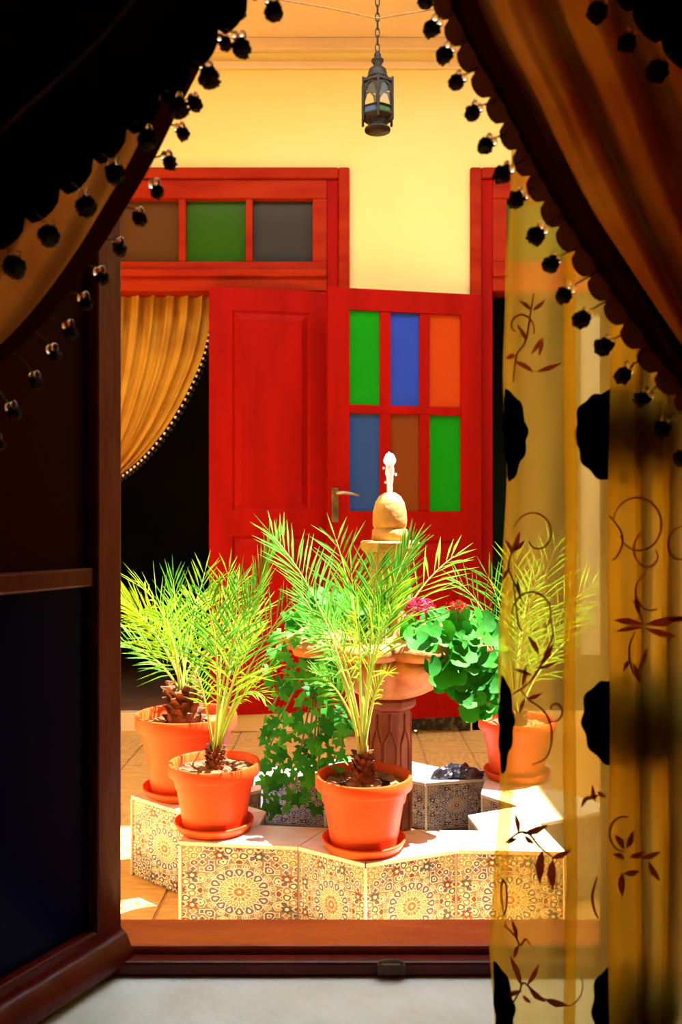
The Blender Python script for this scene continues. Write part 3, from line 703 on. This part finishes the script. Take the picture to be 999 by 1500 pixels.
def plant(name, label, poly, n, d0, dr, mesh, size, root, nstem=12, bow=.05):
    rt = Vector(root)
    t = empty(name, rt); tag(t, label, 'plant')
    xs = [p[0] for p in poly]; ys = [p[1] for p in poly]; got = []
    tries = 0
    while len(got) < n and tries < 20000:
        tries += 1
        x, y = random.uniform(min(xs), max(xs)), random.uniform(min(ys), max(ys))
        if not inside(poly, x, y): continue
        if any((x-g[0])**2+(y-g[1])**2 < (9 if tries < 6000 else 4)**2 for g in got): continue
        d = d0(x, y) + random.uniform(-dr, dr); got.append((x, y, d))
    for (x, y, d) in got:
        p = P(x, y, d); s = size*random.uniform(.65, 1.15)
        nrm = Vector((random.gauss(.05, .5), -.75+random.gauss(0, .3), .65+random.gauss(0, .35))).normalized()
        q = nrm.to_track_quat('Z', 'Y').to_matrix().to_4x4() @ Matrix.Rotation(random.uniform(-1.2, 1.2)+math.pi, 4, 'Z')
        inst('leaf', mesh, Matrix.Translation(p) @ q @ Matrix.Diagonal((s, s, s, 1)), t)
    for i in range(nstem):
        x, y, d = got[int(i*len(got)/nstem)]; e = P(x, y, d+.015)
        m = (rt+e)/2 + Vector((0, 0, bow)); m.z = max(m.z, rt.z*.6+e.z*.4+bow)
        MB().tube([(rt*(1-s)**2 + m*2*s*(1-s) + e*s*s) for s in [j/10 for j in range(11)]], .0028, 5).build('stem', M['stem'], t)
    return t, got
def over_rim(x, y):                                  # depth of the bowl's front at this column; inside the bowl above the rim
    if y < 915: return FD-.12
    dx = (x-CX)/F*2.25 - FX; return FD - math.sqrt(max(.05**2, .275**2-dx*dx)) - .02
bowl_c = Vector((FX, FD, zr-.03))
plant('trailing_ivy', 'dark green trailing ivy hanging from the fountain bowl into the basin', [(405, 905), (440, 900), (450, 960), (505, 985), (515, 1060), (500, 1120), (470, 1190), (440, 1180), (400, 1205), (378, 1200), (385, 1130), (378, 1080), (400, 1020), (385, 985)],
      140, over_rim, .07, LI, .044, bowl_c+Vector((-.17, -.10, 0)), 16, .06)
plant('bushy_geranium', 'bright sunlit green geranium filling the middle of the fountain bowl', [(420, 900), (470, 865), (540, 870), (600, 880), (600, 925), (540, 925), (470, 930), (425, 925)],
      60, lambda x, y: 2.36, .12, LR, .052, bowl_c+Vector((-.02, -.13, 0)), 10, .03)
g, got = plant('flowering_geranium', 'green geranium with pink flower heads spilling over the fountain bowl by the voile', [(590, 912), (640, 898), (700, 900), (735, 930), (738, 1000), (722, 1045), (690, 1052), (672, 1020), (640, 1000), (625, 960), (598, 940)],
      105, over_rim, .06, LR, .058, bowl_c+Vector((.14, -.09, 0)), 12, .05)
def flower(px, py, d, r, mat, n):
    c = P(px, py, d); b = MB()
    for i in range(n):
        v = Vector((random.gauss(0, 1), random.gauss(0, 1)-.4, random.gauss(0, .7)+.4)).normalized()
        p = c + Vector((v.x*r*1.25, v.y*r, v.z*r*.75))
        s = v.cross(Vector((0, 0, 1))).normalized(); u = s.cross(v)
        for k5 in range(5):
            a = 2*math.pi*k5/5; q = s*math.cos(a)+u*math.sin(a); w = s*-math.sin(a)+u*math.cos(a); L_ = r*.34
            b.add([p, p+q*L_*.7+w*L_*.42+v*.003, p+q*L_+v*.002, p+q*L_*.7-w*L_*.42+v*.003], [(0, 1, 2, 3)])
    o = b.build('flower_head', M[mat], g)
    MB().tube([c+Vector((0, 0, -.005)), c+Vector((0.01, .02, -.06)), bowl_c+Vector((.12, -.07, 0))], .0025, 5).build('flower_stalk', M['stem'], g)
flower(606, 890, 2.22, .028, 'pink', 34); flower(622, 887, 2.24, .020, 'pink', 20); flower(668, 889, 2.26, .020, 'redpetal', 16)

# crumpled black plastic on the rim next to the right pot
c = P(672, 1131, 2.66); c.z = BT
b = MB(); pts = []
for i in range(15):
    row = []
    for j in range(23):
        u, v = j/22*2-1, i/14*2-1
        e = max(0, 1-(u*u+v*v*.9)); h = .036*e**.6*(.45+.9*abs(noise.noise(Vector((u*2.3+4, v*2.3, 1.3))))+.5*max(0, noise.noise(Vector((u*5, v*5, 7)))))
        row.append(Vector((c.x+u*.078+.01*v, c.y+.022+v*.042, BT+.0015+h)))
    pts.append(row)
b.grid(pts)
o = b.build('plastic_bag', M['bag']); tag(o, 'crumpled shiny black plastic bag lying on the white basin rim', 'bag')
sd = o.modifiers.new('solid', 'SOLIDIFY'); sd.thickness = .0012; sd.offset = 1

# ------------------------------------------------------------------ lantern on its chain
LD = 3.45; LXc = (553-CX)/F*LD
lz_ = lambda py: HC+(YH-py)/F*LD
la = empty('hanging_lantern', (LXc, LD, lz_(193))); tag(la, 'dark metal and glass lantern hanging on a chain before the yellow wall', 'lantern')
C1 = (LXc, LD, 0); pxl = LD/F
MB().lathe([(0, lz_(193)), (.018*1, lz_(193)), (19*pxl, lz_(192)), (19*pxl, lz_(189)), (14*pxl, lz_(186)), (12*pxl, lz_(182)), (16*pxl, lz_(179)), (0, lz_(179))], 24, C1).build('base', M['lanternmetal'], la, smooth=True)
def hexl(prof, name, mat, n=6):
    return MB().lathe(prof, n, C1, rot=R(30)).build(name, mat, la)
hexl([(15*pxl, lz_(180)), (25*pxl, lz_(172)), (25*pxl, lz_(170))], 'pan', M['lanternmetal'])
hexl([(24*pxl, lz_(126)), (26*pxl, lz_(125)), (26*pxl, lz_(121)), (15*pxl, lz_(117)), (15*pxl, lz_(116))], 'roof', M['lanternmetal'])
MB().lathe([(16*pxl, lz_(117)), (16*pxl, lz_(114)), (14*pxl, lz_(111)), (14*pxl, lz_(107)), (12*pxl, lz_(102)), (7*pxl, lz_(98)), (5*pxl, lz_(96)), (9*pxl, lz_(90)), (9*pxl, lz_(88)), (5*pxl, lz_(86)), (5*pxl, lz_(80)), (3*pxl, lz_(76)), (0, lz_(75))], 20, C1).build('cap', M['lanternmetal'], la, smooth=True)
for i in range(6):
    a = R(30)+i*math.pi/3; a2 = a+math.pi/3; r = 24.5*pxl
    p = Vector((LXc+r*math.cos(a), LD+r*math.sin(a), 0)); q = Vector((LXc+r*math.cos(a2), LD+r*math.sin(a2), 0))
    MB().tube([p+Vector((0, 0, lz_(180))), p+Vector((0, 0, lz_(119)))], .0055, 6).build('corner_post', M['lanternmetal'], la)
    # glass with an arched metal surround
    n_ = ((p+q)/2 - Vector((LXc, LD, 0))).normalized()
    def pt(u, py): return p.lerp(q, u) + Vector((0, 0, lz_(py)))
    arch = [(.10, 168), (.10, 145), (.20, 138), (.28, 131), (.5, 127), (.72, 131), (.80, 138), (.90, 145), (.90, 168)]
    fr = MB(); outer = [(0, 168), (0, 145), (0, 138), (0, 131), (.5, 124), (1, 131), (1, 138), (1, 145), (1, 168)]
    fr.grid([[pt(*x) for x in arch], [pt(*x) for x in outer]])
    so = fr.build('arched_surround', M['lanternmetal'], la); sm = so.modifiers.new('solid', 'SOLIDIFY'); sm.thickness = .003
    MB().add([pt(.08, 160)-n_*.004, pt(.92, 160)-n_*.004, pt(.92, 126)-n_*.004, pt(.08, 126)-n_*.004], [(0, 1, 2, 3)]).build('pane', M['g_clear'], la)
    MB().add([pt(.08, 172)-n_*.003, pt(.92, 172)-n_*.003, pt(.92, 162)-n_*.003, pt(.08, 162)-n_*.003], [(0, 1, 2, 3)]).build('pane', M[['g_bluegreen', 'f_green', 'g_blue'][i % 3]], la)
    MB().tube([pt(0, 161), pt(1, 161)], .004, 6).build('glazing_bar', M['lanternmetal'], la)
z = lz_(76); i = 0
while z < ZC-.005:
    b = MB(); w, h = .008, .022
    ps = []
    for k_ in range(12):
        a = 2*math.pi*k_/12; off = w*math.cos(a)
        ps.append((LXc+(off if i % 2 == 0 else off*.25), LD+(off*.25 if i % 2 == 0 else off), z+h*.7+h*.85*math.sin(a)))
    b.tube(ps, .0024, 5, closed=True).build('chain_link', M['lanternmetal'], la, smooth=True)
    z += h*1.35; i += 1
cp = Vector((LXc, LD, lz_(27)))
cd = MB().tube([Vector((XL, LD, cp.z+.36)), Vector((-.9, LD, cp.z+.185)), P(480, 12, LD)+Vector((0, 0, .002)), cp, P(630, 14, LD), Vector((1.1, LD, cp.z+.18)), Vector((XR, LD, cp.z+.38))], .0035, 6).build('tie_cord', M['cord'])
tag(cd, 'thin brown cord stretched across the courtyard to the lantern chain', 'cord')

# ------------------------------------------------------------------ drapes
def spiky(seed, r=1.0):
    b = MB(); n, m = 26, 18; v = []; off = Vector((seed*7.3, seed*3.1, seed*1.7))
    for i in range(m+1):
        th = math.pi*i/m
        for k_ in range(n):
            ph = 2*math.pi*k_/n; d_ = Vector((math.sin(th)*math.cos(ph), math.sin(th)*math.sin(ph), math.cos(th)))
            q = r*(.86 + .22*noise.noise(d_*2.2+off) + .20*noise.noise(d_*5.5+off)) * (1+.12*d_.z)
            v.append(d_*q)
    b.add(v, [(i*n+k_, (i+1)*n+k_, (i+1)*n+(k_+1) % n, i*n+(k_+1) % n) for i in range(m) for k_ in range(n)])
    return b
POM = [spiky(s).mesh('pompom', M['pom']) for s in range(3)]; POMB = [spiky(s+9).mesh('pompom', M['pomb']) for s in range(3)]
bb_ = MB(); bb_.lathe([(math.sin(math.pi*i/12), -math.cos(math.pi*i/12)) for i in range(13)], 20); BEAD = bb_.mesh('bead', M['glassbead'], True)

def drape(name, label, edge, outer, d, nf, amp, mat, slope=0.0, NT=70, NU=120, phase=0, u0=0.0, cat='curtain', pw=1.0, group=None):
    E = spline(edge, NT); O = spline(outer, NT); pts = []
    for i in range(NT):
        row = []
        for j in range(NU+1):
            u = u0 + (1-u0)*j/NU
            p = E[i].lerp(O[i], u); gather = .55+.45*(1-i/NT)
            s = math.sin(2*math.pi*nf*u**pw + phase + .6*math.sin(i*.05+u*5))
            row.append(P(p.x, p.y, d + slope*u + amp*gather*(s+.35*math.sin(2*math.pi*nf*2.3*u**pw+1.3+i*.02))*min(1, u*8+.15)))
        pts.append(row)
    top = P(edge[0][0], edge[0][1], d)
    t = empty(name, top); tag(t, label, cat, group)
    MB().grid(pts).build('panel', M[mat], t, smooth=True)
    return t, E, O, d
def band(t, E, O, d, w, mat, name='braid_band', off=-.007, w0=0.0):
    pts = []
    for i in range(len(E)):
        dv = (O[i]-E[i]).normalized()
        pts.append([P(*(E[i]+dv*(w0+(w-w0)*k_/4)), d+off-.003*math.sin(math.pi*k_/4)) for k_ in range(5)])
    return MB().grid(pts).build(name, M[mat], t, smooth=True)
def scallops(t, E, O, d, step, depth, mat, off=-.006, hang=(0, 1), i0=0, name='scallop', blend=.5):
    # lay flaps along the edge polyline by arc length
    acc = 0; last = Vector(E[0]); pts = [Vector(E[0])]
    res = []
    for i in range(1, len(E)):
        seg = (E[i]-E[i-1]).length; s = 0
        while acc + seg - s >= step:
            s += step-acc; acc = 0
            res.append((E[i-1].lerp(E[i], s/seg), (E[i]-E[i-1]).normalized(), (E[i]-O[i]).normalized()))
        acc += seg - s
    for (p, tn, outw) in res:
        h = (outw*(1-blend) + Vector(hang)*blend).normalized()*depth; v = []
        a, c = p-tn*step*.52-outw*6, p+tn*step*.52-outw*6
        prof = [(0, 0), (.02, .55), (.14, .88), (.32, 1.0), (.5, 1.03), (.68, 1.0), (.86, .88), (.98, .55), (1, 0)]
        v = [P(*(a.lerp(c, f)+h*g_), d+off-.004*g_) for f, g_ in prof]
        MB().add([P(*(a.lerp(c, .5)), d+off-.003)]+v, [(0, i+1, i+2) for i in range(len(v)-1)]).build(name, M[mat], t)
def pompoms(t, E, d, spots, r, meshes, bead_r=.0042, bead_dir=(0, -1), cordm='cord', off=-.006):
    for n_, (x, y) in enumerate(spots):
        c = P(x, y, d+off); k_ = d/F
        e = min(E, key=lambda q: (q-Vector((x, y))).length)
        rr = r*random.uniform(.9, 1.1)*k_
        dv = (e-Vector((x, y))); dv = dv.normalized() if dv.length > 1 else Vector((0, -1))
        po = inst('pompom', random.choice(meshes), Matrix.Translation(c) @ Matrix.Rotation(random.uniform(0, 6), 4, 'Y') @ Matrix.Diagonal((rr, rr, rr, 1)), t)
        WM[po.as_pointer()] = po.matrix_basis.copy()
        bd = Vector(bead_dir).normalized()
        for q in (-1, 1):
            bp = Vector((x, y)) + bd*r*1.02 + Vector((-bd.y, bd.x))*q*r*.33
            inst('bead', BEAD, Matrix.Translation(P(bp.x, bp.y, d+off-.004)) @ Matrix.Diagonal((bead_r*.8, bead_r*.8, bead_r*1.15, 1)), po)
        top = Vector((x, y)) + bd*r
        m_ = top.lerp(e, .5) + Vector((3, -2))
        MB().tube([P(*top, d+off), P(*m_, d+off), P(*e, d-.002)], .0011, 5).build('cord', M[cordm], po)

# left: amber drape behind, dark drape before it
edge = [(420, -330), (385, -170), (345, -20), (300, 85), (262, 160), (225, 235), (187, 300), (140, 375), (80, 455), (15, 520), (-60, 575), (-140, 620)]
outer = [(-620, -330), (-620, -240), (-620, -120), (-610, 0), (-600, 100), (-580, 200), (-560, 300), (-540, 400), (-500, 480), (-440, 560), (-360, 620), (-260, 660)]
tL2, E, O, d = drape('tied_drape', 'amber silk drape with oxblood border and pearl-capped tassels beside the casement', edge, outer, 1.00, 7, .012, 'amber', slope=-.02)
band(tL2, E, O, d, 34, 'band', off=-.012)
pompoms(tL2, E, d, [(-2, 652), (20, 606), (54, 562), (80, 521), (104, 487), (126, 446), (149, 408), (177, 366), (206, 322), (230, 280), (248, 238), (267, 197), (287, 154), (330, 66), (352, 18)], 11, POMB, .0052, (-.35, -1), off=-.010)
edge = [(560, -330), (470, -170), (390, -60), (330, 10), (265, 90), (205, 150), (150, 200), (95, 250), (40, 295), (-20, 340), (-90, 385), (-160, 420)]
outer = [(-620, -330), (-600, -280), (-580, -230), (-560, -180), (-540, -120), (-520, -60), (-500, 0), (-480, 80), (-450, 160), (-400, 240), (-350, 320), (-300, 400)]
tL1, E, O, d = drape('velvet_drape', 'dark umber velvet drape edged with black scallops and black wool pompoms', edge, outer, .93, 6, .010, 'umber', slope=-.03)
band(tL1, E, O, d, 60, 'blacklace', name='lace_band')
band(tL1, E, O, d, 128, 'cord', name='lit_fold_strip', w0=119, off=-.020)  # light caught on a fold ridge, painted as a gold strip along the velvet
scallops(tL1, E, O, d, 66, 42, 'blacklace', blend=.75, off=-.010)
pompoms(tL1, E, d, [(23, 392), (73, 347), (126, 301), (170, 256), (215, 206), (259, 159), (304, 114), (352, 69), (400, 19)], 17, POM, .0045, (-.1, -1), off=-.014)
# right: copper drape with lace edge
edge = [(560, -330), (600, -170), (650, -20), (690, 70), (735, 150), (778, 235), (820, 310), (868, 385), (918, 460), (968, 530), (1025, 595), (1090, 650)]
outer = [(1650, -330), (1645, -250), (1640, -160), (1630, -60), (1620, 20), (1600, 100), (1580, 190), (1540, 280), (1490, 380), (1420, 480), (1340, 580), (1250, 660)]
tR, E, O, d = drape('copper_drape', 'copper and gold silk drape with brown lace scallops and tassels before the voile', edge, outer, .99, 9, .034, 'copper', slope=-.03, phase=.8, pw=.9)
band(tR, E, O, d, 46, 'band', off=-.010)
scallops(tR, E, O, d, 43, 32, 'lace', blend=.35, off=-.008)
pompoms(tR, E, d, [(622, 2), (631, 41), (649, 80), (667, 122), (690, 166), (711, 215), (737, 255), (757, 294), (786, 344), (805, 388), (826, 431), (852, 467), (884, 510), (912, 549), (941, 586), (967, 629), (1000, 672)], 13.5, POM, .0048, (.65, -.75), off=-.012)
# dark valance at the upper right corner
edge = [(725, -350), (780, -250), (832, -150), (876, -78), (917, -12), (966, 42), (1020, 88), (1090, 132)]
outer = [(1700, -330), (1690, -260), (1670, -200), (1640, -140), (1600, -80), (1560, -20), (1500, 40), (1440, 100)]
tV, E, O, d = drape('velvet_drape', 'near-black velvet drape with three black pompoms over the copper silk', edge, outer, .91, 5, .008, 'umber', slope=-.02)
band(tV, E, O, d, 40, 'blacklace', name='lace_band')
scallops(tV, E, O, d, 62, 30, 'blacklace', blend=.75, off=-.010)
pompoms(tV, E, d, [(876, 17), (919, 61), (961, 105)], 16, POM, .0042, (.35, -1), off=-.014)
# rod they hang from (above the picture)
rod = empty('curtain_rod', (0, .97, 1.86)); tag(rod, 'brass curtain rod carrying the drapes above the window', 'curtain rod')
MB().tube([(-1.2, .97, 1.86), (1.2, .97, 1.86)], .014, 12).build('pole', M['brass'], rod, smooth=True)
for sx in (-1, 1):
    MB().lathe([(0, -.03), (.022, -.02), (.03, 0), (.022, .02), (0, .03)], 16, (sx*1.22, .97, 1.86)).build('finial', M['brass'], rod, smooth=True)
    MB().tube([(sx*1.05, .97, 1.86), (sx*1.05, 1.12, 1.86)], .01, 8).build('bracket', M['brass'], rod)

# gold curtain inside the dark doorway
edge = [(314, 408), (313, 425), (308, 470), (297, 520), (276, 570), (248, 620), (215, 662), (184, 690), (150, 712)]
outer = [(100, 408), (98, 430), (96, 480), (95, 530), (95, 580), (96, 630), (100, 670), (108, 700), (120, 720)]
tD, E, O, d = drape('gold_drape', 'gold silk curtain tied back in the dark doorway beside the solid door', edge, outer, 4.30, 9, .032, 'gold', NT=50, NU=110)
b = MB()
NBD = 44; Es = spline([tuple(e) for e in E[4:]], NBD)
for i in range(NBD):
    p = P(Es[i].x+1.5, Es[i].y+3, d-.01); b.lathe([(0, -.008), (.007, -.004), (.007, .004), (0, .008)], 8, p)
b.build('bead_fringe', M['bead'], tD, smooth=True)
b = MB()
for i in range(NBD):
    p = P(Es[i].x+5, Es[i].y+5, d-.01); b.lathe([(0, -.011), (.010, -.004), (.010, .004), (0, .011)], 8, p)
tag(b.build('tassel_fringe', M['pom'], tD, smooth=True))

# ------------------------------------------------------------------ voile curtain on the right
SD = 1.085
def edge_x(py):                                    # left hem wanders a little
    pts = [(-320, 752), (250, 748), (430, 741), (560, 736), (700, 741), (820, 737), (960, 731), (1130, 731), (1290, 722), (1380, 718), (1500, 726), (1700, 728)]
    for (a, x0), (c, x1) in zip(pts, pts[1:]):
        if a <= py <= c: f = (py-a)/(c-a); f = f*f*(3-2*f); return x0+(x1-x0)*f
    return 730
# cross-section: (column relative to the hem, depth); doubles back at the pleats so the layers overlap
SEC = [(18, 1.090), (8, 1.096), (0, 1.090), (4, 1.082), (14, 1.080), (26, 1.084), (40, 1.092), (60, 1.098), (80, 1.094), (100, 1.084), (106, 1.078), (98, 1.074), (88, 1.078),
       (92, 1.088), (110, 1.098), (130, 1.102), (150, 1.100), (172, 1.094), (185, 1.088)]
SEC2 = [(172, 1.066), (158, 1.060), (154, 1.054), (168, 1.050), (186, 1.054), (200, 1.062), (196, 1.068), (184, 1.066), (192, 1.058), (212, 1.052), (230, 1.056), (240, 1.066), (226, 1.072), (216, 1.066),
        (236, 1.056), (258, 1.050), (276, 1.056), (284, 1.066), (270, 1.072), (262, 1.064), (290, 1.054), (320, 1.052), (345, 1.060), (360, 1.068), (335, 1.072), (380, 1.060), (430, 1.06)]
PYS = [-300 + i*(1950/90) for i in range(91)]
def voile(sec, n, name, mat, parent, wob):
    S = spline([(a, c*1000) for a, c in sec], n); pts = []
    for py in PYS:
        ex = edge_x(py); row = []
        for j, q in enumerate(S):
            f = min(1, q.x/60)
            x = (ex*(1-f)+738*f) + q.x + wob*math.sin(py*.012+q.x*.05)
            row.append(P(x, py, q.y/1000 + .0015*math.sin(py*.02+q.x*.09)))
        pts.append(row)
    return MB().grid(pts).build(name, M[mat], parent, smooth=True)
vc = empty('voile_curtain', P(870, 1600, 1.08)); tag(vc, 'sheer golden voile curtain with embroidered vines and black scalloped patches', 'curtain')
voile(SEC, 120, 'sheer_panel', 'sheer', vc, 1.5)
voile(SEC2, 160, 'sheer_panel', 'sheer', vc, 2.0)
# black scalloped patches sewn on
def patch(pts, d):
    c = sum((Vector(p) for p in pts), Vector((0, 0)))/len(pts)
    n = len(pts)*6; S = spline(list(pts)+[pts[0]], n); v = []
    for i, q in enumerate(S[:-1]):
        o_ = (q-c).normalized(); v.append(P(*(q+o_*2.2*math.sin(i*1.05)), d-.001*math.sin(i*.7)))
    m = len(v)
    b = MB().add([P(*c, d-.002)]+v, [(0, 1+i, 1+(i+1) % m) for i in range(m)])
    o = b.build('velvet_patch', M['velvet'], vc); s = o.modifiers.new('solid', 'SOLIDIFY'); s.thickness = .0012
def lpatch(y0, y1, w, dx=0):
    h = y1-y0; L_ = lambda f: edge_x(y0+h*f)
    patch([(L_(0)+4+dx, y0), (L_(.15)+w*.75+dx, y0+h*.12), (L_(.4)+w*1.05+dx, y0+h*.38), (L_(.6)+w+dx, y0+h*.62), (L_(.8)+w*.6+dx, y0+h*.85), (L_(1)+6+dx, y1), (L_(.8)+1+dx, y0+h*.8), (L_(.5)-1+dx, y0+h*.5), (L_(.2)+1+dx, y0+h*.2)], 1.070)
def rpatch(y0, y1, x0, x1=990):
    h = y1-y0
    patch([(x0+32, y0+h*.02), (x0+8, y0+h*.14), (x0, y0+h*.42), (x0+6, y0+h*.70), (x0+26, y0+h*.92), (x0+60, y1), (x1-40, y1+4), (x1, y0+h*.6), (x1, y0+h*.3), (x1-40, y0-6), (x0+70, y0-6)], 1.078)
lpatch(570, 706, 31); lpatch(990, 1134, 20); lpatch(1408, 1560, 26)
rpatch(574, 706, 843); rpatch(995, 1124, 853); rpatch(1410, 1560, 868)
# embroidery: vines with curled tendrils and small leaves, following the cloth
def vine(pts, r=.0011, d=1.068, n=40):
    S = spline(pts, n)
    MB().tube([P(q.x, q.y, d) for q in S], [r*(.7+.5*math.sin(math.pi*i/(n-1))) for i in range(n)], 5).build('embroidered_vine', M['thread'], vc, smooth=True)
def sprig(px, py, ang, L_, w, d=1.067):
    a = R(ang); t_ = Vector((math.cos(a), -math.sin(a))); s_ = Vector((-t_.y, t_.x)); p = Vector((px, py))
    prof = [(0, 0), (.25, .7), (.5, 1), (.75, .6), (1, 0), (.75, -.35), (.5, -.5), (.25, -.4)]
    o = MB().add([P(*(p+t_*L_*f+s_*w*g_), d-.0008*math.sin(f*3)) for f, g_ in prof], [tuple(range(8))]).build('embroidered_leaf', M['thread'], vc)
    so = o.modifiers.new('solid', 'SOLIDIFY'); so.thickness = .001
def curl(cx, cy, r0, r1, a0, turns, **k_):
    vine([(cx+(r0+(r1-r0)*i/14)*math.cos(R(a0)+turns*2*math.pi*i/14), cy+(r0+(r1-r0)*i/14)*1.15*math.sin(R(a0)+turns*2*math.pi*i/14)) for i in range(15)], **k_)
vine([(752, 560), (757, 520), (770, 500), (778, 455), (782, 430)]); curl(760, 480, 24, 6, 20, -.7)
for q in [(782, 545, 150, 34, 5), (785, 545, 20, 42, 5), (778, 520, 60, 30, 4), (772, 500, 120, 28, 4), (790, 520, 80, 26, 4), (780, 455, 40, 26, 4), (779, 455, 140, 24, 4), (757, 520, 200, 18, 5)]: sprig(*q)
vine([(750, 808), (745, 830), (752, 850), (765, 880)]); curl(785, 785, 34, 12, 200, .85); curl(780, 900, 30, 26, 180, .62); vine([(752, 850), (758, 905), (762, 920), (766, 925)])
for q in [(750, 808, 40, 26, 5), (750, 810, 70, 34, 5), (752, 812, 120, 26, 4), (748, 830, 240, 24, 4), (758, 850, 280, 26, 4)]: sprig(*q)
vine([(806, 905), (810, 930), (800, 955), (792, 975), (775, 1000), (750, 1018)])
for q in [(792, 975, 60, 40, 5), (790, 960, 120, 34, 5), (788, 980, 20, 28, 4), (780, 990, 160, 30, 4), (765, 1005, 80, 30, 4)]: sprig(*q)
vine([(762, 1010), (775, 1025), (795, 1040), (806, 1060), (808, 1085), (800, 1110), (780, 1120)]); curl(812, 1040, 16, 5, 120, -.8)
for q in [(772, 1024, 20, 24, 4), (770, 1022, 250, 26, 4)]: sprig(*q)
vine([(740, 1235), (760, 1220), (775, 1222), (790, 1240), (808, 1255)], .0014)
for q in [(760, 1222, 100, 32, 5), (766, 1222, 20, 40, 7), (768, 1224, 320, 20, 5), (758, 1228, 210, 18, 4), (795, 1245, 265, 50, 9), (810, 1258, 270, 46, 9), (808, 1258, 25, 32, 6)]: sprig(*q)
vine([(738, 1355), (755, 1372), (762, 1385), (770, 1376), (778, 1386)]); sprig(758, 1378, 105, 32, 4); sprig(760, 1385, 250, 20, 4)
vine([(745, 1480), (760, 1455), (768, 1440), (790, 1460), (812, 1468)]); curl(830, 1440, 30, 22, 90, -.3, r=.0007)
for q in [(764, 1446, 110, 50, 6), (772, 1444, 60, 36, 5), (765, 1452, 200, 26, 5), (775, 1448, 320, 32, 6), (798, 1464, 345, 36, 7), (765, 1458, 320, 18, 4)]: sprig(*q)
vine([(738, 1340), (734, 1310), (736, 1290), (742, 1300), (742, 1330), (737, 1342)])
DF = 1.040
curl(935, 770, 38, 30, 190, .9, d=DF); curl(953, 810, 30, 8, 250, -.75, d=DF); vine([(892, 755), (908, 775), (912, 795), (904, 815), (896, 820)], d=DF); curl(956, 870, 28, 20, 250, -.5, d=DF); curl(1000, 800, 26, 14, 280, -.7, d=DF)
vine([(928, 880), (938, 900), (942, 915)], d=DF); vine([(930, 925), (922, 950), (926, 980), (938, 1000)], d=DF)
for q in [(942, 915, 172, 44, 7), (944, 918, 190, 44, 5), (945, 915, 12, 60, 9), (945, 920, 345, 50, 7), (935, 900, 100, 26, 6), (975, 908, 5, 40, 5), (935, 985, 70, 40, 5), (938, 1000, 110, 30, 5), (924, 965, 240, 22, 4)]: sprig(*q, d=DF)
vine([(875, 1285), (868, 1310), (870, 1330), (876, 1345)], .0014); 
for q in [(868, 1150, 280, 26, 4), (878, 1165, 200, 22, 4), (862, 1165, 240, 20, 4), (875, 1160, 330, 16, 4)]: sprig(*q, d=DF)
curl(915, 1220, 24, 20, 90, .55, d=DF)
for q in [(914, 1245, 120, 26, 6), (918, 1243, 70, 28, 6), (922, 1256, 20, 26, 6), (916, 1258, 160, 20, 5), (912, 1278, 270, 36, 7), (914, 1280, 10, 24, 6), (950, 1262, 300, 34, 6), (940, 1258, 20, 30, 5)]: sprig(*q, d=DF)
